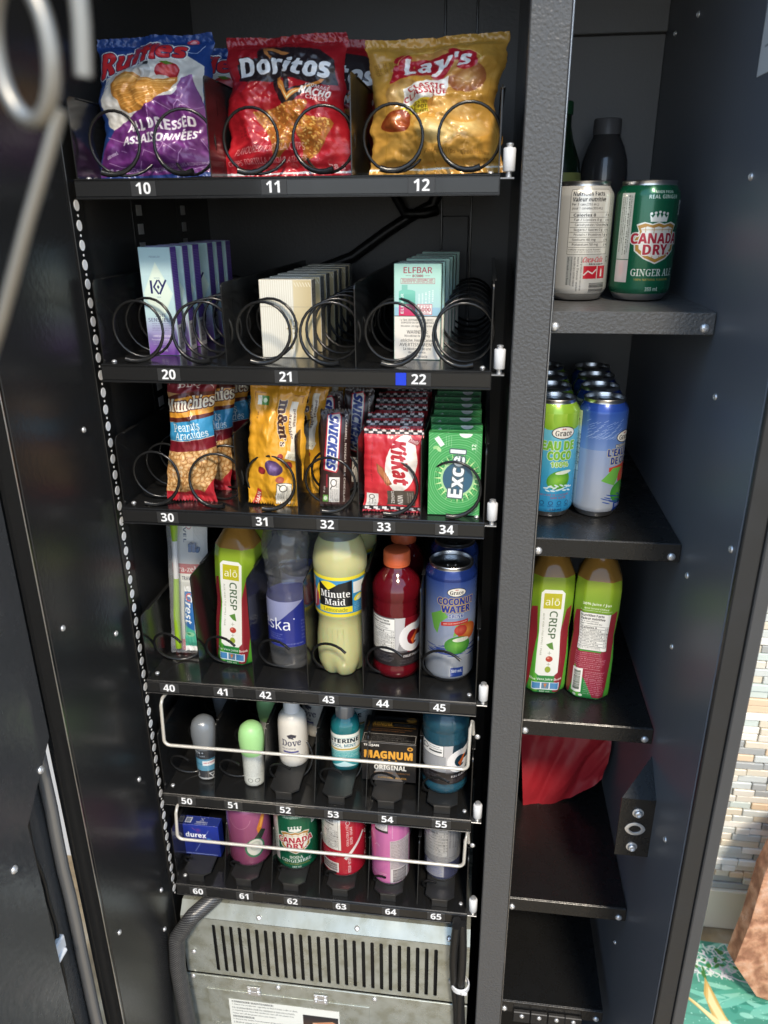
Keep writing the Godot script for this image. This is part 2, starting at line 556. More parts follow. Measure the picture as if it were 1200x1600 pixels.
func t_ruffles() -> Texture2D:
	var c := Cv.new(300, 420, k("22407f"))
	c.pg([14, 205, 26, 128, 84, 108, 150, 92, 232, 60, 286, 108, 286, 225, 300, 262, 262, 140, 214, 200, 150, 232, 40, 286], k("d9d6cf"))
	c.pg([40, 286, 150, 232, 214, 200, 262, 140, 300, 250, 300, 420, 0, 420, 10, 330], k("6c3076"))
	c.pg([232, 146, 262, 140, 300, 262, 300, 300, 225, 210], k("8d5a96"))
	c.pg([16, 205, 40, 286, 24, 268], k("c9c5be"))
	c.ln([6, 90, 16, 140, 10, 196], 1.4, k("7f97c8"))
	c.ln([60, 96, 110, 108, 128, 82], 1.6, k("cfd8ee"))
	c.ln([240, 60, 268, 64, 280, 40], 1.6, k("cfd8ee"))
	for y in [150, 158, 166]: c.ln([14, y, 34, y - 14], 1.6, k("7f97c8"))
	for z in [[20, 300, 70, 322, 96, 318], [150, 268, 168, 218, 214, 242, 230, 212, 262, 236, 286, 218], [34, 330, 84, 350, 112, 340, 120, 322], [104, 392, 124, 344, 160, 362, 176, 330, 206, 352], [200, 388, 222, 340, 284, 352, 268, 318], [30, 372, 60, 384, 92, 388], [236, 396, 292, 384]]: c.ln(z, 1.5, k("c7a2cf"))
	for i in 5: c.blob(40 + 58 * i, 330 + (i % 3) * 24, 26, 10, k("6c3076"), k("8a4696"), 0.6, 5)
	# bottle, pepper, onion
	c.pg([132, 120, 138, 108, 150, 108, 156, 120, 160, 170, 134, 176], k("b9b8b4"))
	c.pg([136, 122, 146, 122, 148, 168, 138, 170], k("dcdbd8"))
	c.rect(137, 96, 13, 13, k("3a3c40"))
	c.blob(196, 126, 30, 28, k("a81f28"), k("e05248"))
	c.pg([176, 98, 192, 108, 210, 104, 196, 96], k("5d7d2c"))
	c.blob(184, 158, 24, 20, k("c9c2b4"), k("f6f2e8"))
	# ridged chip
	var chip := [46, 146, 60, 126, 86, 118, 116, 128, 140, 148, 172, 158, 200, 146, 222, 142, 226, 156, 212, 184, 190, 210, 164, 232, 128, 246, 92, 246, 76, 230, 70, 200, 52, 176]
	c.pg(chip, k("c98a3f"))
	for i in 12: c.ln([60 + i * 2.4, 150 + i * 7.6, 104 + i * 3.4, 156 + i * 6.4, 150 + i * 2.6, 170 + i * 4.2, 214 - i * 3.0, 154 + i * 5.2], 2.4, k("e9b566" if i % 2 else "d79a4b"))
	c.pg([58, 146, 76, 126, 102, 128, 128, 150, 120, 158, 90, 150, 66, 158], k("e3a95c"))
	c.ln([60, 140, 96, 128, 138, 154, 172, 164, 216, 150], 3.0, k("f0c47c"))
	# name
	var arc := func(q: Vector2) -> Vector2: return Vector2(q.x, 0.34 * (1 - q.x) * 0.0 + q.y * (1.0 - 0.38 * q.x) - 0.42 * sin(q.x * PI * 0.9) * 0.35 + 0.12 * q.x)
	c.txt("Ruffles", 126, 76, 226, 78, k("f4f1ea"), {"f": "sb", "rot": -0.09, "out": 7.0, "oc": k("f4f1ea"), "warp": arc, "skew": 0.1})
	c.txt("Ruffles", 126, 76, 226, 78, k("c22a31"), {"f": "sb", "rot": -0.09, "out": 4.0, "oc": k("1b2d5e"), "warp": arc, "skew": 0.1})
	c.txt("Ruffles", 126, 76, 226, 78, k("cc2f35"), {"f": "sb", "rot": -0.09, "warp": arc, "skew": 0.1, "fat": 2.0})
	c.ell(246, 24, 16, 9, k("b9374a"), -0.2); c.ell(246, 24, 9, 5, k("e6aab0"), -0.2)
	c.txt("ALL DRESSED", 172, 279, 176, 25, k("f6f0f4"), {"f": "sb", "rot": -0.07, "skew": 0.2, "fat": 0.6})
	c.txt("ASSAISONNÉES", 166, 310, 190, 27, k("f6f0f4"), {"f": "sb", "rot": -0.07, "skew": 0.2, "fat": 0.6})
	c.txt("28 g", 36, 394, 30, 15, k("efe6ee"))
	c.txt("FLAVOURED POTATO CHIPS", 118, 394, 116, 9, k("e8dde8"), {"f": "s"})
	c.txt("CROUSTILLES ASSAISONNÉES", 226, 384, 122, 9, k("e8dde8"), {"f": "s", "rot": -0.06})
	c.txt("alldressed", 38, 352, 30, 10, k("e8dde8"), {"rot": -0.5})
	c.rect(0, 408, 300, 12, k("2c4384"))
	return c.tex()


func t_doritos() -> Texture2D:
	var c := Cv.new(300, 420, k("a81c26"))
	c.grad(0, 0, 300, 420, k("8f1a22"), k("c01f2b"))
	for i in 6: c.blob(30 + i * 50, 330 + (i % 2) * 40, 40, 14, k("b81e2a"), k("cf3038"), -0.6, 6)
	c.pg([84, 30, 150, 40, 236, 54, 278, 92, 282, 160, 240, 160, 150, 158, 50, 150, 26, 140, 28, 88, 90, 80], k("2a2124"))
	c.pg([98, 48, 160, 60, 150, 72, 116, 64, 132, 96, 122, 96], k("b87843"))
	c.pg([146, 140, 158, 140, 176, 200, 262, 132, 236, 164, 172, 232], k("2a2124"))
	c.pg([120, 150, 138, 142, 168, 196, 238, 140, 268, 122, 252, 146, 164, 232, 156, 230], k("2a2124"))
	c.pg([132, 150, 142, 148, 168, 202, 240, 146, 262, 132, 242, 154, 166, 220], k("d9893c"))
	c.pg([142, 162, 168, 210, 226, 160, 168, 216], k("f7e2a8"))
	c.txt("Doritos", 152, 106, 232, 60, k("f0efee"), {"f": "sb", "rot": 0.05, "out": 4.0, "oc": k("231a1c"), "skew": 0.12, "fat": 1.6})
	c.txt("FROMAGE", 232, 170, 56, 11, k("f1e7e2"), {"rot": 0.06})
	c.txt("NACHO", 232, 188, 72, 21, k("f6efe9"), {"rot": 0.06, "fat": 0.8})
	c.txt("CHEESE", 238, 206, 52, 11, k("f1e7e2"), {"rot": 0.06})
	# two corn chips with specks
	var r := RandomNumberGenerator.new()
	r.seed = 4
	for tri_ in [[74, 240, 210, 214, 218, 222, 140, 368, 126, 366], [168, 258, 262, 262, 268, 274, 200, 378, 188, 376]]:
		c.pg(tri_, k("a8662a"))
		var a := Vector2(tri_[0], tri_[1]); var b := Vector2(tri_[2], tri_[3]); var d := Vector2(tri_[6], tri_[7])
		for i in 170:
			var u := r.randf(); var v := r.randf()
			if u + v > 1: u = 1 - u; v = 1 - v
			var q := a + (b - a) * u + (d - a) * v
			c.ell(q.x, q.y, r.randf_range(1, 5), r.randf_range(1, 3), [k("d99a48"), k("e8b35c"), k("b8642a"), k("c8792f"), k("f0c878")][r.randi() % 5], r.randf() * 3)
	c.txt("FLAVOURED TORTILLA CHIPS", 108, 344, 160, 18, k("f3b9b2"), {"f": "s", "rot": -0.05})
	c.txt("CHIPS TORTILLA AROMATISÉES", 108, 372, 176, 18, k("f3b9b2"), {"f": "s", "rot": -0.05})
	c.txt("28 g", 262, 392, 36, 16, k("f3c9c2"))
	for i in 3: c.txt("24 JUL 19", 46, 286 + i * 9, 30, 6, k("5c1418"), {"f": "m"})
	c.rect(0, 404, 300, 7, k("e9e4e2"))
	return c.tex()


func t_lays() -> Texture2D:
	var c := Cv.new(300, 420, k("d39a2c"))
	c.grad(0, 0, 300, 420, k("b98c3e"), k("d9a24a"))
	for i in 8: c.ln([40 + i * 34, 0, 36 + i * 36, 420], 1.0, k("b98426"))
	c.blob(74, 190, 40, 46, k("b58a4a"), k("d9bb7e"), 0.2)
	c.blob(226, 146, 44, 42, k("9a5a34"), k("d2a565"), 0.2)
	c.blob(160, 96, 66, 52, k("c08a48"), k("dcae6a"))
	c.txt("Lay's", 150, 104, 156, 74, k("b01f2e"), {"f": "rb", "out": 10.0, "oc": k("b01f2e"), "rot": -0.12})
	c.pg([44, 150, 60, 96, 110, 78, 90, 132], k("b01f2e"))
	c.ring(156, 96, 88, 50, 2.0, k("e8c878"), PI, TAU)
	c.txt("Lay's", 152, 104, 140, 66, k("f7f4ee"), {"f": "sb", "skew": 0.25, "rot": -0.12, "fat": 1.0})
	c.pg([80, 176, 184, 142, 186, 216, 72, 240], k("f3f1ea"))
	c.txt("CLASSIC", 134, 178, 88, 19, k("b4242f"), {"rot": -0.2})
	c.txt("CLASSIQUE", 132, 200, 110, 20, k("b4242f"), {"rot": -0.2})
	c.pg([72, 232, 186, 206, 184, 240, 74, 262], k("efdb3c"))
	c.txt("MADE WITH 100% CANADIAN", 130, 226, 90, 8, k("4b3a10"), {"rot": -0.2})
	c.txt("REAL POTATOES", 130, 236, 86, 8, k("4b3a10"), {"rot": -0.2})
	c.txt("VRAIES POMMES DE TERRE", 130, 246, 96, 8, k("4b3a10"), {"rot": -0.2})
	for p in [[68, 268, 38, 34, "8a3a1c", "c9763c"], [222, 282, 52, 40, "c99a52", "ecd08e"], [150, 306, 44, 34, "d6ac5e", "f1da9c"], [196, 240, 60, 34, "cf9c4c", "e5bd76"]]: c.blob(p[0], p[1], p[2], p[3], k(p[4]), k(p[5]), 0.3)
	c.blob(70, 262, 14, 9, k("b8683a"), k("e9c7a8"))
	for i in 5: c.txt("OCT 22 XX", 34 + i, 84 + i * 7, 44, 6, k("6f4a16"), {"f": "m", "rot": -0.1})
	c.txt("Potato Chips · Croustilles", 200, 362, 150, 16, k("a0702a"), {"f": "sb", "skew": 0.3, "rot": 0.06})
	c.txt("28 g", 270, 384, 22, 10, k("8a5a1c"))
	c.pg([0, 394, 300, 400, 300, 406, 0, 400], k("efe6d2"))
	return c.tex()


func t_gelbox() -> Texture2D:                                     # left 160 the front, right 80 the side
	var c := Cv.new(240, 480, k("c3dfe2"))
	c.grad(0, 300, 160, 180, k("c3dfe2"), k("7e4aa8"))
	c.grad(0, 0, 160, 120, k("b4d6dc"), k("c9e4e6"))
	c.pg([80, 62, 158, 200, 80, 344, 2, 200], k("dcefe2"))
	c.pg([80, 74, 150, 200, 80, 330, 10, 200], k("e4f3e4"))
	c.txt("PREMIUM", 80, 40, 56, 8, k("7b94a8"), {"f": "s"})
	c.txt("DEPUIS", 82, 132, 30, 6, k("7b94a8"), {"f": "s"})
	c.txt("1904", 82, 216, 22, 6, k("7b94a8"), {"f": "s"})
	var ink := k("27285f")
	c.rect(42, 142, 11, 58, ink)
	c.ln([82, 142, 61, 171], 8, ink); c.ln([61, 171, 82, 200], 8, ink)
	c.pg([84, 162, 91, 171, 84, 180, 77, 171], ink)
	c.ln([90, 142, 107, 171], 8, ink); c.ln([126, 142, 90, 200], 9, ink)
	c.txt("SOIE", 80, 297, 56, 14, k("3c3566"), {"f": "s"})
	c.txt("SENSUELLE", 80, 318, 136, 16, k("3c3566"), {"f": "s"})
	c.para(28, 330, 104, 40, 4, k("5a4a86"), 3)
	c.txt("LUBRIFIANT PERSONNEL", 80, 392, 108, 10, k("e9e0f2"))
	c.txt("Personal Lubricant Gel", 80, 408, 124, 9, k("e9e0f2"))
	c.para(24, 414, 112, 20, 2, k("d9cbe8"), 9)
	c.txt("40 mL", 80, 456, 38, 13, k("f3edf7"))
	c.rect(160, 0, 80, 480, k("6a48b4"))
	c.rect(160, 0, 7, 480, k("e2e6ee"))
	for i in 44: c.rect(168, 22 + i * 7.2, 72, 2.2, k("a88fdc"))
	c.rect(160, 340, 80, 140, k("e4e2ea")); c.rect(168, 330, 72, 12, k("6a4aa8"))
	c.bars(178, 356, 50, 104, k("20202c"), 4, true)
	return c.tex()


func t_creambox() -> Texture2D:
	var c := Cv.new(240, 320, k("dcd8c8"))
	for i in 15: c.rect(4 + i * 7, 0, 2.4, 320, k("efece0"))
	c.rect(108, 0, 58, 320, k("d0bf98"))
	c.grad(108, 0, 58, 320, k("d9cba6"), k("c4b287"), true)
	for i in 6: c.ln([112 + i * 9, 10, 118 + i * 9, 26], 2, k("efe9d6"))
	c.ring(106, 178, 13, 11, 6, k("a89a78"), -PI / 2, PI / 2); c.ring(106, 204, 15, 14, 6, k("a89a78"), -PI / 2, PI / 2)
	c.rect(92, 160, 8, 124, k("b3a684")); c.rect(82, 196, 26, 6, k("b3a684"))
	c.rect(0, 108, 166, 1.6, k("a59c84"))

	c.rect(166, 0, 74, 320, k("8d8a84"))
	c.para(176, 30, 56, 250, 16, k("4a4844"), 3)
	return c.tex()


func t_vapebox() -> Texture2D:
	var c := Cv.new(260, 360, k("b5e0cf"))
	c.pg([0, 200, 40, 168, 96, 196, 150, 160, 190, 186, 190, 192, 0, 192], k("8fb7d8"))
	c.rect(0, 150, 190, 42, k("9cc6d8"))
	c.grad(0, 0, 190, 160, k("b9e6d2"), k("b2d9d8"))
	c.txt("ELFBAR", 96, 22, 116, 21, k("a83a4c"), {"f": "s", "fat": 0.3})
	c.txt("BC5000", 96, 43, 44, 9, k("8a3440")); c.rect(46, 42, 22, 1.2, k("8a3440")); c.rect(124, 42, 22, 1.2, k("8a3440"))
	c.rect(26, 52, 140, 20, k("b05a68")); c.rect(27.4, 53.4, 137.2, 17.2, k("bfe6d6"))
	c.txt("RECHARGEABLE DISPOSABLE VAPE", 96, 58, 126, 6, k("a83a4c")); c.txt("DISPOSITIF DE VAPOTAGE JETABLE", 96, 66, 128, 6, k("a83a4c"))
	c.rect(30, 76, 24, 30, k("86c7b8"))
	c.grad(18, 100, 68, 48, k("7fcdb9"), k("63b5a2")); c.grad(18, 148, 68, 44, k("b85a86"), k("d8285f"))
	c.ell(52, 102, 34, 8, k("7fcdb9"))
	c.txt("ELFBAR", 32, 146, 76, 12, k("d9efe6"), {"rot": -PI / 2})
	for i in 5: c.txt(["WATERMELON", "STRAWBERRY", "ICE", "KIWI", "FRAISE"][i], 102 + i * 14, 132 - i * 4, 44, 6, k("eef7f2"), {"rot": -PI / 2})
	c.rect(94, 148, 62, 40, k("c4485c")); c.rect(96, 150, 58, 36, k("f2f4ee"))
	c.txt("UP TO PUFFS", 125, 155, 46, 5, k("b5384c")); c.txt("5000", 125, 168, 50, 16, k("b5384c")); c.txt("BOUFFÉES", 125, 181, 40, 5, k("b5384c"))
	c.rect(0, 192, 190, 3, k("3c3a3c")); c.rect(0, 195, 190, 165, k("eee8dc"))
	var ink := k("3a3634")
	c.txt("1 x 13mL DISPOSABLE VAPING DEVICE", 92, 208, 140, 8, ink, {"f": "s"}); c.txt("DISPOSITIF DE VAPOTAGE JETABLE", 96, 219, 136, 8, ink, {"f": "s"})
	c.txt("Nicotine: 20 mg/mL  Salt/Sel", 92, 232, 130, 9, ink, {"f": "s"})
	c.txt("WARNING:", 96, 254, 88, 13, ink, {"f": "s"}); c.txt("Nicotine is highly", 96, 270, 106, 12, ink, {"f": "s"}); c.txt("addictive. Health Canada", 96, 286, 140, 12, ink, {"f": "s"})
	c.txt("AVERTISSEMENT:", 96, 303, 150, 13, ink, {"f": "s"}); c.txt("La nicotine crée une", 96, 319, 116, 11, ink, {"f": "s"}); c.txt("dépendance.", 96, 334, 76, 11, ink, {"f": "s"}); c.txt("Santé Canada", 96, 349, 84, 11, ink, {"f": "s"})
	c.rect(190, 0, 70, 360, k("3d3a3c")); c.rect(190, 190, 70, 170, k("5a2430"))
	c.rect(200, 204, 50, 150, k("e2dccf")); c.para(204, 214, 42, 130, 12, ink, 8)
	return c.tex()


func t_peanuts() -> Texture2D:
	var c := Cv.new(200, 470, k("c99a62"))
	var r := RandomNumberGenerator.new()
	r.seed = 11
	for i in 260:
		var x := r.randf() * 200; var y := r.randf_range(205, 450); var a := r.randf() * 3.1
		c.ell(x, y, 15, 9.5, k("a06c3a"), a)
		c.blob(x - 1, y - 1, 13, 8, k("cf9c60"), k("efcd98"), a, 5)
	c.rect(0, 0, 200, 80, k("8c2430")); c.grad(0, 0, 200, 80, k("96303a"), k("7d1f2a"))
	c.ring(100, 54, 92, 22, 2.4, k("e5cfc4"), PI, TAU)
	c.txt("BBQ", 92, 48, 92, 28, k("f1e2d8"), {"f": "r", "rot": -0.12, "fat": 0.6})
	c.pg([0, 100, 40, 84, 120, 70, 200, 64, 200, 150, 110, 170, 0, 182], k("5c2318"))
	c.pg([0, 110, 50, 96, 120, 84, 200, 78, 200, 138, 110, 152, 0, 168], k("eaa23a"))
	c.txt("Munchies", 96, 110, 210, 46, k("f5ead2"), {"f": "rb", "rot": -0.16, "skew": 0.2, "out": 4.0, "oc": k("4c1a12"), "fat": 0.8})
	c.pg([0, 184, 110, 168, 200, 150, 200, 222, 120, 236, 0, 250], k("3d96c4"))
	c.pg([0, 250, 120, 236, 200, 222, 200, 262, 120, 276, 0, 290], k("7d1f2a"))
	c.ln([0, 250, 120, 236, 200, 222], 2, k("e8dcc8"))
	c.txt("Peanuts", 84, 192, 130, 28, k("e6f2f6"), {"f": "r", "rot": -0.14, "fat": 0.5}); c.txt("Arachides", 104, 218, 150, 28, k("e6f2f6"), {"f": "r", "rot": -0.14, "fat": 0.5})
	for i in 3: c.txt(["JUN 30", "66516", "03/18"][i], 50, 338 + i * 16, 46, 10, k("efe3cc"), {"f": "m"})
	c.rect(0, 436, 200, 34, k("b5202c")); c.pg([130, 470, 200, 380, 200, 470], k("c02c36")); c.pg([60, 440, 130, 424, 200, 440, 200, 452, 0, 452], k("c02c36"))
	return c.tex()


func t_candypack() -> Texture2D:
	var c := Cv.new(220, 440, k("e0a12a"))
	c.grad(0, 0, 220, 440, k("d8982a"), k("e8aa2c"))
	var ink := k("46241a")
	c.rect(166, 60, 26, 180, k("e9dcc6")); c.txt("peanut", 184, 116, 62, 11, ink, {"f": "rb", "rot": PI / 2}); c.txt("arachide", 171, 146, 84, 11, ink, {"f": "rb", "rot": PI / 2})
	c.txt("m&m", 140, 124, 132, 34, ink, {"f": "rb", "rot": PI / 2, "out": 3.0, "oc": k("f0e2cc"), "fat": 1.6}); c.txt("'s", 134, 204, 26, 22, ink, {"f": "rb", "rot": PI / 2, "out": 2.0, "oc": k("f0e2cc")})
	c.ln([20, 62, 20, 40, 58, 40], 3, k("a56a1a")); c.ln([170, 40, 206, 40, 206, 62], 3, k("a56a1a"))
	c.rect(30, 50, 44, 32, k("e9e8d8")); c.rect(46, 50, 28, 32, k("4f8a3a")); c.ell(58, 66, 8, 8, k("dcecc8"))
	c.txt("milk chocolate with peanuts", 112, 110, 92, 5, k("8a5a1c"), {"rot": PI / 2}); c.txt("45 g", 34, 118, 26, 8, k("8a5a1c"), {"rot": PI / 2})
	# a plain scatter of sweets where the picture was
	for q in [[108, 296, 34, 26, "4d3560", "7a5c8e"], [60, 310, 16, 14, "7c2226", "b8393c"], [164, 284, 14, 14, "8c2a2c", "c04840"], [132, 340, 16, 12, "b85a4c", "d88a78"], [128, 254, 12, 12, "8c2a2c", "bc4640"]]: c.blob(q[0], q[1], q[2], q[3], k(q[4]), k(q[5]), 0.4, 8)
	c.pg([154, 228, 196, 240, 188, 268, 146, 258], k("f2ecd6")); c.para(156, 240, 30, 18, 4, k("6a5a3a"), 4)
	c.rect(120, 352, 60, 82, k("3c3730")); c.rect(122, 354, 56, 78, k("efe9da")); c.ring(146, 372, 14, 12, 3, k("3c3730")); c.ln([134, 364, 124, 356], 3, k("3c3730"))
	c.para(160, 360, 16, 66, 3, k("3c3730"), 6, true); c.para(128, 390, 28, 40, 4, k("3c3730"), 5, true)
	c.pg([14, 440, 44, 380, 58, 386, 44, 440], k("c2342c")); c.txt("MAN", 40, 416, 44, 14, k("f4e8d8"), {"rot": -PI / 2 + 0.3})
	for i in 24: c.ln([4 + i * 9, 426, 9 + i * 9, 438], 2.0, k("b87a1c"))
	return c.tex()


func t_snickers() -> Texture2D:
	var c := Cv.new(150, 440, k("3a2320"))
	c.grad(0, 0, 150, 440, k("2c1b1a"), k("46302c"))
	c.pg([34, 24, 92, 14, 104, 30, 90, 262, 80, 280, 16, 270, 14, 250], k("b42a36"))
	c.pg([38, 28, 92, 20, 98, 32, 84, 260, 76, 274, 22, 264], k("ece7e2"))
	var tilt := func(q: Vector2) -> Vector2: return q
	c.txt("SNICKERS", 59, 146, 232, 44, k("2b3f8c"), {"f": "sb", "rot": PI / 2 + 0.07, "skew": 0.25, "warp": tilt, "fat": 2.2})
	c.txt("S, CARAMEL, NOUGAT, MILK CHOCOLATE", 122, 220, 400, 11, k("e4d8cc"), {"rot": PI / 2 + 0.02})
	c.rect(44, 300, 52, 120, k("efe9e0")); c.ring(66, 326, 14, 16, 3.5, k("2a2420")); c.ln([58, 342, 50, 356], 4, k("2a2420"))
	c.para(50, 356, 42, 60, 5, k("2a2420"), 5, true); c.para(76, 306, 16, 50, 2, k("2a2420"), 7, true)
	c.rect(14, 384, 26, 34, k("6da04a")); c.ell(27, 400, 9, 11, k("dfeccc")); c.txt("52 g", 20, 358, 30, 9, k("d8ccc0"), {"rot": PI / 2})
	c.rect(0, 0, 150, 10, k("241614")); c.rect(0, 430, 150, 10, k("241614")); c.rect(28, 288, 8, 60, k("8a2630"))
	return c.tex()


func t_kitkat() -> Texture2D:
	var c := Cv.new(240, 370, k("c92732"))
	c.grad(0, 30, 240, 310, k("c02430"), k("d63a40"))
	c.ell(158, 150, 66, 124, k("f0e6dc"), 0.1)
	c.txt("KitKat", 152, 146, 186, 66, k("b3222e"), {"f": "sb", "rot": PI / 2 - 0.12, "skew": 0.3, "fat": 2.4})
	c.txt("Nestlé", 206, 52, 40, 16, k("f1ded6"), {"f": "rb", "rot": 0.4, "out": 4.0, "oc": k("8a1c24")})
	c.rect(98, 268, 118, 70, k("5c5248")); c.txt("GAGNEZ", 122, 300, 62, 16, k("efe6da"), {"rot": PI / 2}); c.txt("WIN", 154, 312, 44, 22, k("efe6da"), {"rot": PI / 2}); c.para(182, 276, 30, 56, 3, k("d8cfc2"), 3, true)
	c.pg([54, 150, 84, 170, 120, 236, 98, 244, 60, 190], k("8a4a2a")); c.pg([60, 156, 82, 172, 112, 228, 100, 234, 66, 190], k("b0683a")); c.para(84, 186, 26, 60, 3, k("e6b884"), 3, true)
	c.rect(10, 284, 50, 60, k("efe9e0")); c.ring(32, 300, 11, 10, 2.5, k("2a2420")); c.para(18, 312, 36, 28, 3, k("2a2420"), 5, true)
	c.para(26, 60, 14, 200, 1, k("8a1a24"), 3, true)
	for e in [0, 344]:
		c.rect(0, e, 240, 26, k("2c2526"))
		for i in 7: c.rect(i * 36 + (8 if e else 0), e + 4, 18, 10, k("e8e0da")); c.rect(i * 36 + 18, e + 14, 18, 9, k("e0d6d0"))
	c.rect(0, 362, 240, 8, k("b02430")); c.rect(0, 0, 240, 4, k("b02430"))
	return c.tex()


func t_gum() -> Texture2D:
	var c := Cv.new(240, 360, k("3f9a52"))
	for i in 22: c.ring(136, 196, 30 + i * 10.0, 30 + i * 10.0, 3.0, k("5db36a") if i % 2 else k("74c07c"))
	for i in 24:
		var d := Vector2.from_angle(TAU * i / 24.0)
		c.pg([136 + d.x * 60 - d.y * 6, 196 + d.y * 60 + d.x * 6, 136 + d.x * 60 + d.y * 6, 196 + d.y * 60 - d.x * 6, 136 + d.x * 112, 196 + d.y * 112], k("d3e6a2"))
	c.ell(136, 196, 80, 80, k("a5cf92")); c.ell(136, 196, 70, 70, k("2f5a72"))
	c.txt("Excel", 128, 176, 210, 68, k("e9eeec"), {"f": "sb", "rot": -PI / 2 + 0.06, "out": 6.0, "oc": k("4c5a60"), "fat": 1.0})
	var around := "SPEARMINT   MENTHE VERTE   "
	for i in around.length():
		var a := PI * 1.02 + i * TAU / around.length() * 0.92
		if around[i] != " ": c.txt(around[i], 136 + cos(a) * 96, 196 + sin(a) * 96, 0, 10, k("1f5a30"), {"rot": a + PI / 2})
	c.pg([24, 24, 44, 12, 72, 48, 54, 60], k("e6ece2")); c.ell(44, 68, 16, 8, k("b5d89a"), 0.8); c.ell(30, 62, 12, 7, k("9ccc86"), -0.4)
	for i in 3: c.para(74 + i * 12, 10, 9, 50, 1, k("cfe6c4"), i + 2, true)
	c.txt("12", 206, 58, 26, 20, k("e4f0dc"), {"rot": -PI / 2}); c.para(212, 26, 12, 60, 2, k("e4f0dc"), 4, true)
	c.ell(168, 0, 30, 18, k("efeee8"))
	c.para(222, 300, 14, 46, 2, k("cfe6c4"), 4, true)
	return c.tex()


func t_kitcard() -> Texture2D:
	var c := Cv.new(160, 480, k("d9dad6"))
	c.rect(0, 0, 160, 480, k("cfd1cf")); c.rect(54, 8, 44, 130, k("e9e9e6")); c.ring(80, 60, 20, 44, 2, k("b5343c"))
	c.txt("TRAVEL", 62, 96, 96, 13, k("3b4a68"), {"rot": PI / 2}); c.ell(120, 18, 7, 7, k("5a6470")); c.txt("oralcare", 140, 16, 30, 8, k("5a6470"), {"f": "s"})
	c.rect(0, 208, 160, 30, k("b8444a")); c.txt("ra-zeb", 70, 224, 90, 18, k("f0e6e2"), {"f": "rb"})
	c.rect(0, 238, 160, 26, k("e2e4e0")); c.txt("TRAVEL KIT", 84, 252, 84, 11, k("3a3f4c"))
	c.rect(0, 446, 160, 34, k("bf2c3e"))
	return c.tex()


func t_paste() -> Texture2D:
	var c := Cv.new(80, 260, k("e9eceb"))
	c.rect(0, 20, 46, 150, k("2f6fb5")); c.txt("Crest", 22, 86, 110, 30, k("f2f5f6"), {"rot": PI / 2, "skew": 0.2}); c.ring(22, 40, 12, 12, 5, k("cf3a44"), 1.0, 5.2)
	c.pg([0, 150, 46, 170, 60, 240, 0, 240], k("53b79c")); c.ell(26, 186, 18, 10, k("8fd0a8")); c.ell(20, 186, 8, 4, k("3f8a5c"))
	c.para(52, 16, 26, 210, 4, k("7f8fb4"), 5, true); c.rect(0, 240, 80, 20, k("eef0ef"))
	return c.tex()


func t_aloe(side: bool) -> Texture2D:                             # four faces side by side, front in the middle
	var c := Cv.new(512, 480, k("3f8f3e"))
	c.grad(0, 0, 512, 240, k("96a92c"), k("55952f")); c.grad(0, 240, 512, 240, k("4b9638"), k("1f7a3c"))
	for x in [54, 182, 310, 438]:
		c.pg([x, 130, x + 24, 120, x + 30, 300, x + 18, 400, x, 470, x - 26, 470, x - 20, 330, x - 22, 240], k("8e2b34"))
		c.pg([x + 8, 470, x + 26, 260, x + 40, 200, x + 36, 330, x + 46, 470], k("58a83a"))
	var o := 192.0
	if not side:
		c.pg([o + 24, 64, o + 34, 52, o + 94, 52, o + 104, 64, o + 104, 384, o + 92, 400, o + 36, 400, o + 24, 388], k("e8e9e2"))
		c.rect(o + 33, 66, 62, 60, k("bcb524")); c.txt("alō", o + 64, 98, 50, 30, k("eef0da"), {"f": "s"})
		c.txt("CRISP", o + 72, 192, 112, 28, k("3f5a3c"), {"f": "s", "rot": PI / 2, "fat": 0.5})
		c.txt("ALOE VERA + FUJI APPLE + PEAR", o + 36, 230, 170, 7, k("7a806c"), {"f": "s", "rot": PI / 2})
		c.pg([o + 54, 272, o + 78, 262, o + 84, 292, o + 70, 288], k("5a8a3c")); c.ell(o + 70, 330, 13, 12, k("b23c30")); c.ell(o + 66, 326, 5, 4, k("dc8a78")); c.ell(o + 68, 374, 11, 13, k("93a63a"))
		for y in [306, 352]: c.rect(o + 62, y - 1, 14, 2, k("a5a89a")); c.rect(o + 68, y - 7, 2, 14, k("a5a89a"))
		c.txt("Aloe Vera Juice Drink", o + 64, 416, 124, 13, k("f1f3ea"))
		c.rect(o + 14, 428, 100, 32, k("dfe9ee")); c.rect(o + 17, 430, 28, 26, k("4a86b8")); c.rect(o + 50, 430, 28, 26, k("5b7f9a")); c.rect(o + 82, 430, 28, 26, k("4a86b8")); c.pg([o + 58, 434, o + 70, 434, o + 64, 452], k("d07a3a"))
		c.txt("500 mL", o + 64, 469, 42, 8, k("eef2e6"))
	else:
		c.txt("30% Juice / Jus", o + 64, 92, 96, 13, k("f1f3ea"))
		c.txt("Best Served Chilled", o + 64, 108, 80, 7, k("e6ecd8")); c.txt("À consommer frais de préférence", o + 64, 117, 108, 6, k("e6ecd8"))
		c.facts(o + 8, 126, 108, 150)
		c.pg([o + 4, 282, o + 124, 282, o + 124, 470, o + 84, 470, o + 50, 400, o + 10, 340], k("94283c"))
		c.para(o + 6, 284, 112, 70, 9, k("e0b4bc"), 5); c.para(o + 48, 358, 72, 100, 13, k("e6c4ca"), 6)
		c.rect(o + 4, 352, 36, 100, k("eceae2")); c.bars(o + 10, 362, 24, 80, k("22301f"), 4, true)
		c.ell(o + 18, 464, 7, 6, k("dfe8d8")); c.ell(o + 40, 464, 7, 6, k("dfe8d8"))
	return c.tex()


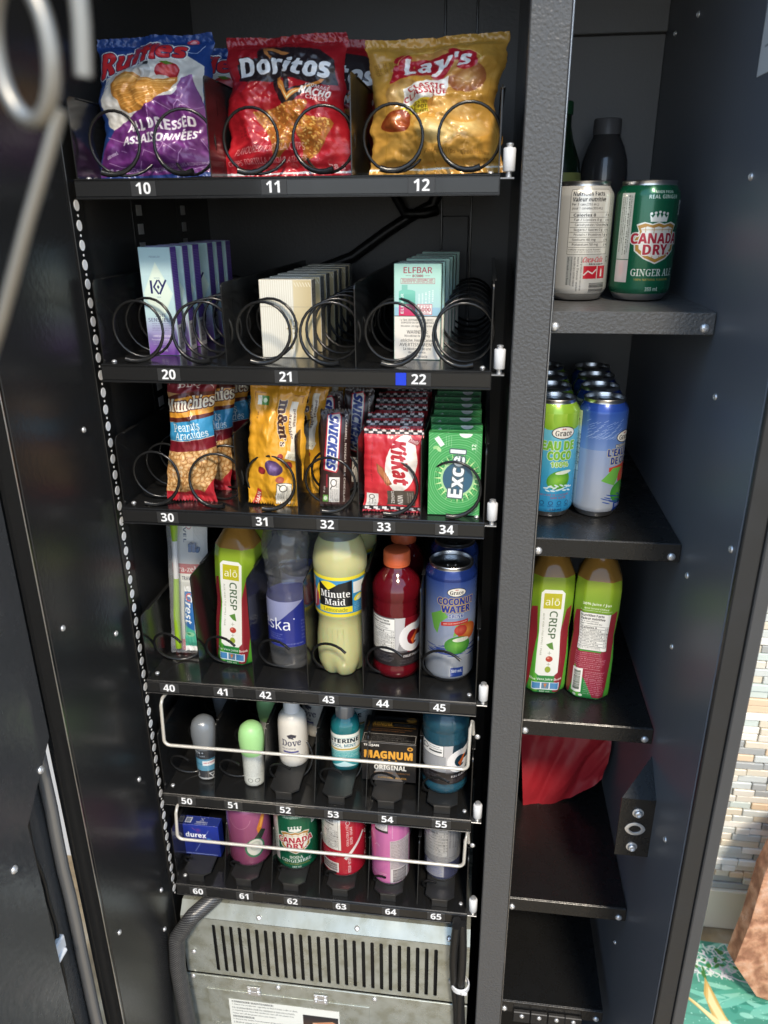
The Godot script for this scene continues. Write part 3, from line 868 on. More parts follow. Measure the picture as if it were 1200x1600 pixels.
func t_water() -> Texture2D:
	var c := Cv.new(512, 150, k("2a3485"))
	c.grad(0, 0, 512, 150, k("26307c"), k("2e3890"))
	c.pg([150, 0, 330, 0, 276, 34, 236, 64, 150, 76], k("8f94b8"))
	c.txt("eska", 216, 74, 120, 40, k("eef0f6"), {"f": "s"}); c.ell(292, 56, 2.5, 2.5, k("dfe3f0"))
	c.para(190, 104, 60, 22, 3, k("c5cae4"), 4); c.para(318, 60, 60, 70, 6, k("8a90c0"), 6); c.txt("eau de source naturelle · natural spring water", 250, 140, 150, 5, k("c5cae4"), {"f": "s"})
	return c.tex()


func t_lemonade() -> Texture2D:
	var c := Cv.new(560, 150, k("3d8fc0"))
	c.rect(0, 0, 560, 12, k("ead63a")); c.rect(0, 138, 560, 12, k("ead63a"))
	for o in [140]:
		var x: float = 86.0 + o
		c.ell(x + 36, 64, 46, 48, k("f0d92e"))
		c.pg([x + 4, 18, x + 40, 48, x + 76, 24, x + 122, 14, x + 122, 110, x + 4, 110], k("1c1d20"))
		c.txt("Minute", x + 62, 62, 104, 27, k("f4f3ee"), {"f": "rb"}); c.txt("Maid", x + 62, 92, 72, 25, k("f4f3ee"), {"f": "rb"})
		c.rect(x + 4, 111, 118, 22, k("f0d92e")); c.txt("Lemonade", x + 62, 122, 84, 14, k("3c5a3a"), {"f": "r"})
		# small picture of a standing figure in a striped jacket
		c.pg([x - 66, 126, x - 62, 70, x - 44, 50, x - 22, 52, x - 2, 72, x, 116, x - 20, 132], k("b6485a")); c.pg([x - 48, 56, x - 40, 54, x - 48, 122, x - 58, 122], k("e8dede")); c.pg([x - 22, 58, x - 14, 64, x - 20, 124, x - 28, 124], k("e8dede")); c.pg([x - 36, 54, x - 28, 54, x - 34, 90], k("b98a70"))
		c.ell(x - 33, 38, 11, 14, k("b98a70")); c.ell(x - 33, 27, 12, 9, k("cfb682"))
		c.rect(x + 126, 22, 50, 42, k("e8e8e2"))
		c.ell(x + 146, 82, 20, 11, k("ead63a"), -0.4); c.ell(x + 150, 84, 14, 8, k("f4efb8"), -0.4); c.para(x + 128, 98, 44, 36, 5, k("dcebf2"), 4)
	return c.tex()


func t_sport(tone: Color, words: String, seal: bool) -> Texture2D:
	var c := Cv.new(560, 220, tone)
	c.rect(0, 0, 560, 220, k("5c5a5e")); c.grad(0, 0, 560, 150, k("6c686c"), k("9a989a"))
	c.pg([290, 0, 420, 0, 320, 66, 300, 150, 290, 150], k("c3c1c2")); c.pg([330, 0, 440, 0, 440, 160, 340, 160, 326, 66], tone)
	c.rect(0, 158, 560, 62, k("2a2527"))
	c.facts(188, 4, 104, 152)
	c.para(188, 164, 100, 40, 6, k("c8c4c4"), 4)
	c.ring(362, 94, 40, 48, 30, k("ebe9e8"), 0.2, TAU - 0.85); c.rect(364, 92, 50, 22, k("ebe9e8")); c.pg([370, 34, 414, 14, 402, 58], k("ebe9e8"))
	c.pg([362, 128, 352, 104, 376, 70, 390, 62, 376, 98], k("dd6a30"))
	c.txt(words, 362, 176, 76, 11, k("efe9e8")); c.para(310, 190, 120, 22, 3, k("8a8486"), 8)
	if seal:
		c.rect(190, 0, 104, 62, k("22262a")); c.rect(192, 2, 100, 58, k("f0efec")); c.ring(212, 26, 14, 12, 3.5, k("22262a")); c.ln([202, 36, 196, 46], 4, k("22262a")); c.para(232, 6, 54, 24, 2, k("22262a"), 3); c.rect(232, 34, 54, 8, k("22262a"))
		c.rect(190, 62, 112, 94, k("a2a3a6")); c.rect(190, 150, 112, 10, k("2a2527"))
	return c.tex()


func grace(c: Cv, x: float, y: float, s: float) -> void:
	c.ell(x, y, 44 * s, 24 * s, k("2c2c34")); c.ell(x, y, 41 * s, 21 * s, k("eeeae0"))
	c.txt("Grace", x, y + 2 * s, 62 * s, 20 * s, k("2c2a2c"), {"f": "rb"}); c.pg([x - 8 * s, y - 11 * s, x - 4 * s, y - 17 * s, x, y - 12 * s, x + 4 * s, y - 17 * s, x + 8 * s, y - 11 * s], k("b53a3c"))


func t_coco_tall() -> Texture2D:
	var c := Cv.new(600, 480, k("9ea4ae"))
	c.grad(0, 0, 600, 200, k("223c86"), k("8a98b8")); c.grad(0, 200, 600, 180, k("8a98b8"), k("aab0b8"))
	c.rect(0, 0, 600, 40, k("1d3272"))
	for o in [150]:
		var x: float = 150.0 + o
		for i in 40:
			var a := i * 2.4
			c.ell(x - 40 + fmod(i * 37.0, 200.0) - 40, 330 + sin(a) * 12 + i * 0.9, 26, 2.0, k("3a4f9a"), 0.1 * sin(a))
		c.pg([x - 80, 190, x - 30, 160, x - 10, 190, x - 40, 220, x - 50, 270, x - 66, 250], k("6fae4c"))
		c.pg([x + 20, 230, x + 90, 218, x + 60, 250, x + 100, 262, x + 50, 262, x + 10, 280], k("7cb651"))
		c.blob(x + 70, 262, 44, 38, k("c25a2c"), k("e79a4a")); c.blob(x + 40, 252, 26, 24, k("b83a34"), k("d86a54"))
		c.blob(x + 30, 320, 52, 40, k("3f8a34"), k("7fc454")); c.ell(x + 42, 296, 34, 10, k("e6ead8"))
		grace(c, x + 20, 82, 0.82)
		c.txt("COCONUT", x + 20, 122, 140, 28, k("2a3f94"), {"out": 3.0, "oc": k("e0b45a"), "fat": 1.2}); c.txt("WATER", x + 20, 156, 112, 28, k("2a3f94"), {"out": 3.0, "oc": k("e0b45a"), "fat": 1.2}); c.txt("DRINK", x + 20, 187, 56, 15, k("2a3f94"), {"out": 1.5, "oc": k("dfe0dc")})
		c.pg([x - 36, 214, x + 70, 206, x + 70, 224, x - 36, 232], k("c03a34")); c.txt("with real coconut pieces", x + 18, 219, 92, 8, k("f4e6de"), {"rot": -0.08})
		c.rect(x + 4, 424, 50, 44, k("24408e")); c.txt("500 mL", x + 28, 440, 42, 14, k("eceef2"))
		c.pg([x - 140, 110, x - 128, 106, x - 126, 140, x - 138, 138], k("caa24c")); c.blob(x - 146, 280, 16, 40, k("a83a30"), k("c4523c"))
	return c.tex()


func t_coco_green() -> Texture2D:
	var c := Cv.new(512, 390, k("3fa4c8"))
	c.grad(0, 60, 512, 200, k("78c4d4"), k("3c9fc8")); c.grad(0, 260, 512, 130, k("3fa0cc"), k("2f8fc4"))
	for i in 12: c.blob(i * 46.0, 34, 44, 54, k("86b42e"), k("a8cc4a"), 0.4)
	c.rect(0, 0, 512, 30, k("93bc38"))
	for o in [128]:
		var x: float = 128.0 + o
		grace(c, x + 14, 96, 0.95)
		c.txt("EAU DE", x, 142, 116, 30, k("79b83a"), {"out": 3.0, "oc": k("e4efc8"), "fat": 1.4}); c.txt("COCO", x + 6, 178, 82, 30, k("79b83a"), {"out": 3.0, "oc": k("e4efc8"), "fat": 1.4}); c.txt("100%", x + 8, 210, 62, 19, k("79b83a"), {"out": 2.0, "oc": k("e4efc8")})
		c.blob(x + 8, 268, 42, 34, k("4f9a2a"), k("9ad44e"), -0.3); c.ell(x + 24, 240, 30, 7, k("e6f0dc"), -0.1)
		for i in 16: c.ell(x - 34 + i * 6.0, 298 + 10 * sin(i * 1.9), 9, 3, k("d9eef4"), 0.5 * sin(i * 2.3))
		c.txt("NON FAIT DE CONCENTRÉ", x, 322, 104, 9, k("c2475a"), {"f": "s"}); c.txt("SANS SUCRE", x + 12, 334, 56, 8, k("c2475a"), {"f": "s"})
		for i in 4: c.ring(x - 44 + i * 30, 354, 7, 7, 2.0, k("22406a")); c.txt("sans", x - 44 + i * 30, 366, 20, 5, k("22406a"), {"f": "s"})
		c.txt("310 mL", x + 6, 380, 46, 10, k("1c3660"))
	return c.tex()


func t_coco_blue() -> Texture2D:
	var c := Cv.new(512, 390, k("a2a8b2"))
	c.grad(0, 0, 512, 160, k("24489c"), k("6f8cc0")); c.grad(0, 160, 512, 230, k("8a9cc0"), k("b2b6bc"))
	c.rect(0, 0, 512, 24, k("24459a"))
	c.facts(86, 30, 90, 220); c.rect(84, 250, 92, 130, k("c9cac8")); c.para(90, 256, 80, 30, 4, k("32343a"), 5); c.para(90, 296, 70, 80, 8, k("32343a"), 7)
	c.para(150, 36, 24, 200, 3, k("5a5a5a"), 4, true)
	for i in 60: c.ln([200 + i * 2.0, 60 + 60 * absf(sin(i * 1.3)), 214 + i * 2.0, 52 + 60 * absf(sin(i * 1.3))], 1.2, k("9db2dc"))
	var x := 346.0
	grace(c, x, 114, 0.9)
	c.txt("BOISSON À", x - 4, 144, 68, 12, k("dfe0dc"), {"out": 2.0, "oc": k("4a4a50")}); c.txt("L'EAU DE", x - 10, 168, 110, 24, k("2c4590"), {"out": 2.5, "oc": k("dcc27c"), "fat": 1.0}); c.txt("DE COCO", x - 2, 198, 100, 24, k("2c4590"), {"out": 2.5, "oc": k("dcc27c"), "fat": 1.0})
	c.pg([x - 56, 222, x + 40, 206, x + 40, 222, x - 56, 238], k("c64a34"))
	c.pg([x - 80, 270, x - 40, 224, x + 30, 226, x - 10, 250, x - 30, 290], k("6db04a")); c.blob(x + 20, 262, 36, 40, k("c0453a"), k("e07a50")); c.blob(x + 4, 318, 46, 42, k("3f8f34"), k("74bc4c"))
	for i in 24: c.ell(x - 60 + i * 6.0, 340 + 14 * sin(i * 1.7), 16, 2.0, k("33519e"), 0.3)
	c.rect(x - 24, 356, 150, 34, k("24459a")); c.txt("310 mL", x + 6, 368, 44, 13, k("e6e8ee")); c.rect(410, 36, 40, 60, k("e4e4e0")); c.bars(416, 42, 28, 48, k("2a2a30"), 4)
	return c.tex()


func t_ginger(fr: bool) -> Texture2D:
	var c := Cv.new(560, 330, k("155f42"))
	for o in [140]:
		var x: float = 140.0 + o
		if fr:
			c.txt("FAIT AVEC DU", x, 16, 64, 8, k("e6efe6")); c.txt("VRAI GINGEMBRE", x, 28, 96, 11, k("e6efe6"))
		else:
			c.txt("MADE FROM", x + 10, 20, 56, 8, k("e6efe6")); c.txt("REAL GINGER", x + 10, 34, 90, 11, k("e6efe6"))
		for i in 5: c.ell(x - 24 + i * 12, 84 - 4 * (2 - absf(i - 2.0)) * 0.6, 4, 4, k("f0f2ec"))
		c.pg([x - 28, 86, x - 20, 96, x - 12, 84, x - 6, 96, x, 82, x + 6, 96, x + 12, 84, x + 20, 96, x + 28, 86, x + 24, 108, x - 24, 108], k("f0f2ec"))
		var sh := [x - 62, 116, x - 40, 108, x - 18, 114, x, 108, x + 18, 114, x + 40, 108, x + 62, 116, x + 54, 136, x + 66, 160, x + 62, 196, x + 34, 220, x, 236, x - 34, 220, x - 62, 196, x - 66, 160, x - 54, 136]
		c.pg(sh, k("efeee6"))
		var inner := []
		for i in range(0, sh.size(), 2): inner.append(x + (sh[i] - x) * 0.94); inner.append(168 + (sh[i + 1] - 168) * 0.93)
		c.pg(inner, k("b8873c"))
		for i in range(0, inner.size(), 2): inner[i] = x + (inner[i] - x) * 0.84; inner[i + 1] = 168 + (inner[i + 1] - 168) * 0.83
		c.pg(inner, k("efece2"))
		for i in 4: c.ln([x - 36 + i * 24, 122, x - 30 + i * 20, 218], 1.5, k("b98a50"))
		for i in 3: c.ln([x - 48, 132 + i * 36, x + 48, 132 + i * 36], 1.5, k("b98a50"))
		c.txt("CANADA", x, 158, 148, 31, k("b52c40"), {"f": "sb", "out": 4.0, "oc": k("f2f0e8"), "fat": 0.8}); c.txt("DRY.", x + 4, 192, 82, 31, k("b52c40"), {"f": "sb", "out": 4.0, "oc": k("f2f0e8"), "fat": 0.8})
		if fr:
			c.txt("SODA", x, 256, 56, 16, k("eef1ea"), {"f": "rb"}); c.txt("GINGEMBRE", x, 278, 130, 18, k("eef1ea"), {"f": "rb"})
		else:
			c.txt("GINGER ALE", x + 4, 262, 138, 22, k("eef1ea"), {"f": "rb"})
		c.txt("100% NATURAL FLAVOURS", x, 284 if not fr else 296, 110, 7, k("b8984c")); c.txt("355 mL", x, 314, 40, 12, k("e6efe6"))
		c.rect(x + 74, 44, 34, 44, k("e4e8e2")); c.ring(x + 86, 66, 8, 8, 2.5, k("24302a")); c.ln([x + 82, 74, x + 77, 82], 2.5, k("24302a"))
		c.rect(x - 120, 22, 44, 200, k("d6dad2")); c.para(x - 116, 30, 36, 180, 5, k("3a4038"), 4, true); c.rect(x - 120, 224, 44, 70, k("e4d8d4"))
	return c.tex()


func t_cola(red: bool) -> Texture2D:
	var c := Cv.new(560, 330, k("c8c6c0") if not red else k("b51f33"))
	var o := 190.0
	if red:
		c.facts(o - 4, 8, 104, 168, k("2a2a2a"), k("e6e3dc")); c.rect(o + 100, 8, 10, 168, k("e6e3dc"))
		c.para(o + 6, 190, 80, 34, 3, k("ecd4d4"), 4); c.rect(o + 14, 250, 84, 56, k("e9e2de")); c.bars(o + 20, 256, 72, 44, k("3a2a2c"), 3, true)
		c.txt("COCA-COLA LTÉE", o + 136, 92, 120, 13, k("f0dcd8"), {"rot": -PI / 2}); c.txt("SUCRE · SUGAR", o + 152, 96, 100, 11, k("f0dcd8"), {"rot": -PI / 2}); c.ring(o + 140, 24, 8, 8, 2, k("f0dcd8"))
		c.pg([o + 120, 220, o + 210, 100, o + 218, 110, o + 130, 232], k("eee6e2")); c.txt("RETOUR · RETURN", o + 142, 262, 90, 12, k("f0dcd8"), {"rot": -PI / 2})
		c.txt("Coca-Cola", 440, 160, 230, 60, k("f2ece8"), {"f": "rb", "rot": -PI / 2, "skew": 0.3})
	else:
		c.facts(o, 10, 128, 196, k("2a2a2a"), k("dcd9d0")); c.txt("Coca-Cola", o + 82, 222, 66, 18, k("c22c36"), {"f": "rb", "skew": 0.35}); c.txt("Zéro sucre", o + 92, 236, 50, 6, k("2a2a2a"))
		c.rect(o + 52, 242, 76, 40, k("bf2433")); c.rect(o + 94, 242, 3, 40, k("dcd9d0")); c.ln([o + 54, 270, o + 66, 258, o + 80, 266, o + 92, 254], 4, k("e9e4dc")); c.pg([o + 109, 276, o + 109, 258, o + 112, 248, o + 115, 258, o + 115, 276], k("e9e4dc"))
		c.rect(o + 2, 212, 16, 90, k("aeb0ac")); c.para(o + 2, 214, 48, 110, 5, k("3a3a3a"), 5, true); c.bars(o + 72, 296, 58, 32, k("2a2a2a"), 3, true)
		c.para(o + 134, 20, 14, 190, 2, k("5a5a5a"), 5, true); c.ring(o + 136, 222, 6, 8, 1.5, k("3a3a3a"))
		c.txt("Coca-Cola", 470, 160, 230, 60, k("c22c36"), {"f": "rb", "rot": -PI / 2, "skew": 0.3})
	return c.tex()


func t_purple() -> Texture2D:
	var c := Cv.new(560, 330, k("9a5078"))
	c.grad(0, 0, 560, 330, k("a85c86"), k("82405f"))
	c.ring(262, 50, 46, 60, 2, k("c488a4"), 0.2, PI - 0.2)
	c.pg([330, 120, 352, 60, 366, 40, 372, 70, 352, 130, 336, 160], k("d7812c")); c.pg([340, 118, 356, 70, 364, 62, 364, 80, 350, 122], k("f0a84a"))
	c.pg([318, 170, 350, 130, 372, 150, 344, 190], k("2c3a30"))
	c.ell(318, 226, 42, 54, k("3f7a5a")); c.ell(318, 222, 34, 46, k("dcdcd0")); c.blob(320, 214, 22, 26, k("b8bcae"), k("f0efe4"))
	c.rect(150, 20, 36, 290, k("b9b4b4")); c.para(154, 30, 28, 260, 5, k("4a4046"), 4, true)
	return c.tex()


func t_pink() -> Texture2D:
	var c := Cv.new(500, 400, k("d277b0"))
	c.rect(188, 6, 62, 76, k("3c3438")); c.rect(190, 8, 58, 60, k("e6e0e2")); c.para(194, 12, 50, 52, 7, k("3c3438"), 4)
	c.rect(258, 128, 100, 262, k("c8bcc0")); c.para(262, 130, 92, 170, 18, k("4a4046"), 5); c.rect(262, 304, 80, 90, k("e6e0e0")); c.bars(270, 308, 66, 80, k("30282c"), 4, true)
	c.ln([186, 180, 200, 160, 214, 172], 2, k("efd6e4")); c.para(176, 330, 70, 24, 2, k("f0dcea"), 6); c.para(262, 30, 12, 96, 1, k("ecd4e2"), 3, true)
	return c.tex()


func t_silver() -> Texture2D:
	var c := Cv.new(500, 400, k("9c9c9e"))
	c.facts(166, 8, 110, 240, k("333338"), k("b9b9b8")); c.para(280, 12, 60, 230, 4, k("4a4a50"), 5, true); c.para(170, 252, 150, 30, 3, k("4a4a50"), 6)
	c.rect(0, 286, 500, 114, k("4a4c66")); c.rect(176, 290, 86, 90, k("a9a9b0")); c.para(180, 294, 76, 80, 7, k("4a4cae"), 7)
	return c.tex()


func t_rollon(dark: bool) -> Texture2D:
	var c := Cv.new(320, 200, k("3a3d42") if dark else k("d6d8d0"))
	if dark:
		c.txt("MEN +", 130, 18, 60, 18, k("e2e6e8")); c.txt("DOVE CARE", 132, 40, 70, 9, k("aab0b4")); c.rect(0, 60, 320, 76, k("5d96b0")); c.rect(0, 90, 320, 6, k("3f7a98")); c.rect(150, 72, 70, 30, k("e4e6e6")); c.txt("extra fresh", 184, 84, 56, 10, k("b5444c"))
		c.ring(112, 164, 14, 14, 3, k("d9dcdc")); c.pg([176, 150, 214, 150, 196, 180], k("d9dcdc")); c.pg([184, 154, 206, 154, 196, 172], k("3a3d42")); c.rect(0, 182, 320, 18, k("cfd2d2"))
	else:
		c.para(96, 4, 130, 130, 22, k("7a7f78"), 5); c.ring(150, 158, 12, 12, 2.5, k("5a5f58")); c.ring(186, 158, 12, 12, 2.5, k("5a5f58")); c.para(110, 174, 100, 16, 2, k("7a7f78"), 7)
	return c.tex()


func t_lotion() -> Texture2D:
	var c := Cv.new(400, 260, k("e2ddd2"))
	c.pg([140, 92, 160, 84, 182, 92, 178, 104, 160, 100, 150, 108], k("3c3a44")); c.pg([150, 104, 166, 100, 170, 112], k("3c3a44"))
	c.txt("Dove", 158, 130, 84, 30, k("3c3c54"), {"f": "r", "fat": 0.6}); c.txt("nourishing", 146, 160, 60, 10, k("3c3c54"), {"f": "s"}); c.rect(120, 172, 68, 8, k("4c4c8c")); c.txt("lotion corporelle", 158, 188, 70, 7, k("5c5c84"), {"f": "s"}); c.ln([206, 220, 226, 196], 1.6, k("8c8c94")); c.para(190, 226, 60, 12, 2, k("8c8c94"), 4)
	return c.tex()


func t_mouthwash() -> Texture2D:
	var c := Cv.new(440, 230, k("e6e8e0"))
	c.grad(0, 116, 300, 114, k("6fb5b4"), k("2f8f98")); c.rect(300, 116, 140, 114, k("dfe3dc"))
	c.txt("LISTERINE", 196, 44, 176, 28, k("26323c"), {"f": "sb", "fat": 0.8}); c.txt("COOL MINT", 206, 78, 124, 20, k("2c6c80"), {"f": "s", "fat": 0.4}); c.rect(0, 98, 300, 12, k("c0aa62")); c.rect(0, 24, 440, 2, k("2f8f98"))
	c.para(150, 120, 130, 46, 4, k("dcefec"), 4); c.pg([150, 230, 210, 190, 270, 230], k("c4e6e6")); c.para(306, 30, 100, 180, 14, k("5a6a6c"), 6)
	return c.tex()


func t_goldbox() -> Texture2D:                                    # top of the box above, front below
	var c := Cv.new(300, 440, k("1c1a1a"))
	var gold := k("d99b3c")
	c.blob(258, 22, 30, 20, k("b5792a"), k("f0c060")); c.txt("XL", 258, 22, 26, 12, k("5a3410")); c.rect(92, 12, 130, 18, k("0e0d0d"))
	c.rect(10, 46, 280, 2, gold); c.txt("MAGNUM.", 88, 66, 140, 26, gold, {"fat": 0.8}); c.para(164, 56, 120, 20, 2, k("e6dcc8"), 3); c.rect(10, 84, 280, 2, gold)
	c.para(14, 96, 270, 28, 2, k("b8793a"), 4)
	c.rect(4, 140, 292, 62, k("a8a49c")); c.rect(7, 143, 286, 56, k("161414")); c.para(14, 148, 272, 46, 6, k("a8a49c"), 7)
	c.txt("TROJAN", 54, 224, 84, 16, k("f2ede4"), {"f": "sb", "fat": 0.6}); c.ell(268, 232, 16, 12, gold); c.ell(268, 232, 8, 6, k("5a3410"))
	c.txt("MAGNUM", 148, 278, 266, 44, k("e8a63c"), {"f": "sb", "fat": 2.0}); c.grad(0, 300, 0, 0, gold, gold)
	for i in 3: c.rect(110 + i * 38, 308, 10, 6, gold)
	c.pg([96, 306, 150, 326, 230, 440, 60, 440], k("6a6460")); c.pg([100, 330, 140, 340, 120, 390, 70, 390], k("a09a94"))
	c.rect(90, 336, 0, 0, gold); c.txt("ORIGINAL", 158, 356, 178, 28, k("efe9dc"), {"fat": 0.8}); c.txt("LUBRICATED · LUBRIFIÉ", 168, 388, 200, 12, k("b8793a"), {"f": "s"}); c.txt("3 LATEX CONDOMS LATEX", 168, 420, 160, 10, gold)
	return c.tex()


func t_bluebox() -> Texture2D:                                    # top of the box above, front below
	var c := Cv.new(300, 330, k("1f3282"))
	c.rect(0, 0, 300, 76, k("2a3a86")); c.rect(34, 14, 48, 46, k("dfe2ea")); c.rect(40, 20, 36, 34, k("8890a8")); c.ln([150, 12, 176, 40], 2.5, k("dfe2ea")); c.ln([176, 12, 150, 40], 2.5, k("dfe2ea")); c.txt("ORIGINALS", 166, 50, 90, 12, k("dfe2ea")); c.txt("EXTRA SAFE", 166, 66, 96, 9, k("b8c0dc"))
	c.grad(0, 76, 300, 254, k("24389a"), k("16246a")); c.ln([96, 96, 204, 210], 2.2, k("c46a86")); c.ln([226, 112, 104, 300], 2.2, k("a8b4d8")); c.blob(222, 192, 24, 18, k("2a4aa0"), k("5aa4dc")); c.blob(250, 208, 18, 18, k("2a3f96"), k("6ac0e4"))
	c.blob(142, 116, 26, 20, k("30379a"), k("6a3a86"))
	c.txt("durex", 122, 158, 160, 42, k("eef0f4"), {"f": "sb", "fat": 0.8}); c.txt("ORIGINALS", 134, 200, 130, 15, k("dfe4f0"), {"f": "s", "fat": 0.4}); c.rect(20, 318, 260, 3, k("a8b4d8"))
	return c.tex()


func t_notice() -> Texture2D:                                     # sheet on the grey unit
	var c := Cv.new(340, 150, k("e4e6e0"))
	var ink := k("3a3c3e")
	c.txt("CONDENSER MAINTENANCE:", 74, 9, 130, 8, ink)
	var ls := ["1. Check the condenser regularly to find if there is dirt or dust,", "it is recommended to check the condenser at least once a month.", "2. Cleaning and check the condenser: turn off the power first.", "Please turn off the power when you clean it.", "MAINTENANCE PROCEDURE:", "1. Remove the screws from the panel of the cooling unit.", "2. Brush or vacuum to clean the condenser of dust."]
	for i in ls.size(): c.txt(ls[i], 8 + ls[i].length() * 1.55, 22 + i * 13.0, ls[i].length() * 3.1, 8, ink, {"f": "sb" if i == 4 else "s"})
	c.rect(228, 30, 108, 62, k("4a3c34")); c.grad(228, 30, 108, 62, k("2a2c30"), k("5a4034")); c.pg([256, 62, 284, 56, 318, 48, 330, 56, 326, 82, 296, 78, 262, 72], k("c98e6a")); c.pg([256, 62, 276, 64, 300, 68, 260, 72], k("e3b494"))
	c.pg([46, 112, 72, 112, 59, 134], k("e0b83a")); c.pg([59, 108, 74, 136, 44, 136], k("e0b83a")); c.txt("!", 59, 126, 4, 16, ink); c.txt("CAUTION", 130, 124, 90, 12, ink)
	return c.tex()


func t_sheet() -> Texture2D:
	var c := Cv.new(160, 160, k("dfe3e4"))
	c.para(20, 20, 130, 100, 9, k("7a8086"), 4); c.rect(16, 132, 140, 2, k("9aa0a4"))
	return c.tex()


func t_koi() -> Texture2D:
	var c := Cv.new(640, 420, k("4f9a84"))
	var r := RandomNumberGenerator.new()
	r.seed = 21
	for i in 260: c.ell(r.randf() * 640, r.randf() * 420, r.randf_range(8, 60), r.randf_range(3, 12), [k("3f8a74"), k("58a890"), k("74bca4"), k("468f7a"), k("8ccab2")][r.randi() % 5], r.randf_range(-0.6, 0.3))
	for i in 900: c.ell(r.randf() * 640, r.randf() * 420, r.randf_range(0.6, 2.0), r.randf_range(0.6, 1.6), k("a8dcc8"))
	for i in 110:                                                # pale scribbled plants along the far edge
		var p := Vector2(r.randf_range(0, 400), r.randf_range(2, 90))
		var path := [p]
		for s in 9:
			p += Vector2.from_angle(r.randf() * TAU) * r.randf_range(8, 20) + Vector2(5, 0)
			path.append(p)
		c.line(path, r.randf_range(1.5, 4), [k("e6e0e6"), k("cfc8d4"), k("d8e4d8"), k("b8b4c0")][r.randi() % 4])
	for i in 40: c.ell(r.randf_range(20, 330), r.randf_range(10, 100), r.randf_range(3, 12), r.randf_range(3, 7), k("3f7a3a"), r.randf() * 3)
	# the fish: forked tail and the end of its body
	var gold := [k("c9a25a"), k("d8b56c"), k("ecd9a0")]
	for i in 3:
		var q := i * 5.0
		c.pg([92 + q, 208, 84 + q * 0.6, 150 + q * 2, 96 + q * 0.3, 104 + q * 2.5, 110 - q * 0.3, 150 + q * 2, 122 - q * 0.4, 200, 146 - q, 250, 128, 262], gold[i])
		c.pg([96 + q, 214, 58 + q, 172 + q, 24 + q * 2, 152 + q, 64 + q, 190 + q * 0.8, 112, 244], gold[i])
	c.pg([104, 214, 128, 212, 190, 300, 240, 420, 130, 420, 122, 320], k("e6dcc4")); c.pg([112, 240, 128, 236, 168, 320, 180, 420, 150, 420], k("f2ecdc"))
	for i in 7: c.blob(140 + i * 9, 280 + i * 20, 14, 9, k("c4622e"), k("d98048"), 1.0, 4)
	return c.tex()


# ---------------------------------------------------------------- goods
# a sealed foil bag: pillow front and back, pleats at the seals, creases from noise
func bag_mesh(w: float, h: float, thick: float, m: Material, seed_: int, pinch := 0.1, crease := 0.0022, seal := 0.07, zig := 0.0, nx := 56, ny := 72, taper := 0.0, soft := 0.0) -> ArrayMesh:
	var g := G.new()
	ridge.seed = seed_
	noise.seed = seed_ + 7
	for side in [1.0, -1.0]:
		var pts := PackedVector3Array()
		for j in ny:
			var v := float(j) / (ny - 1)
			var inner := clampf((v - seal) / (1.0 - 2.0 * seal), 0.0, 1.0)
			var bulge_v := pow(maxf(sin(PI * inner), 0.0), 0.55)
			for i in nx:
				var u := float(i) / (nx - 1)
				var lump := noise.get_noise_3d(u * 2.2 + seed_ * 5.3, v * 2.6, side * 3.0)
				var bulge := pow(maxf(sin(PI * u), 0.0), 0.62) * bulge_v * (1.0 + 0.5 * soft * lump)
				var x := (u - 0.5) * w * (1.0 - pinch * bulge_v) * (1.0 - taper * (1.0 - v)) + soft * 0.006 * noise.get_noise_2d(v * 2.5, seed_ * 2.0 + roundf(u))
				var y := (1.0 - v) * h
				if zig > 0.0 and (j == 0 or j == ny - 1):
					y += zig * (1.0 if i % 2 else -1.0)
				var near := exp(-absf(v - seal) / 0.09) + exp(-absf(1.0 - seal - v) / 0.09)
				var edge := smoothstep(0.0, 0.06, u) * smoothstep(0.0, 0.06, 1.0 - u)
				var q := Vector3(x, y, 0.07 * side) * 14.0 + Vector3(seed_ * 3.1, 0, 0)
				var fold := (0.5 - absf(ridge.get_noise_3dv(q * 1.1)) * 1.6) * crease * 1.5 + noise.get_noise_3dv(q * 1.7) * crease * 0.35
				var pleat := sin(u * 34.0 + noise.get_noise_2d(u * 60.0, seed_) * 3.0) * 0.0016 * near * bulge * 1.4
				var z: float = side * (0.0004 + thick * 0.5 * bulge + (fold * (0.35 + bulge * 0.65) + pleat) * edge * smoothstep(0.0, 0.04, inner) * smoothstep(0.0, 0.04, 1.0 - inner))
				if inner <= 0.0 or inner >= 1.0:
					z += sin(v * h * 2600.0) * 0.00025 + noise.get_noise_2d(u * 40.0, v * 12.0 + seed_) * 0.0024
				z += soft * 0.009 * noise.get_noise_2d(u * 1.6 + seed_, v * 1.8) * sin(PI * u)
				z += (u - 0.5) * (u - 0.5) * 0.02 * noise.get_noise_2d(v * 3.0, seed_ * 9.0)
				pts.append(Vector3(x, y, z))
		g.sheet(pts, nx, ny, side > 0.0)
	return g.mesh(m)


func bag(called: String, label: String, category: String, m: Mesh, at: Vector3, rot := Vector3.ZERO, group := "") -> MeshInstance3D:
	var o := inst(m, called, self, at)
	o.rotation_degrees = rot
	tag(o, label, category, group)
	return o


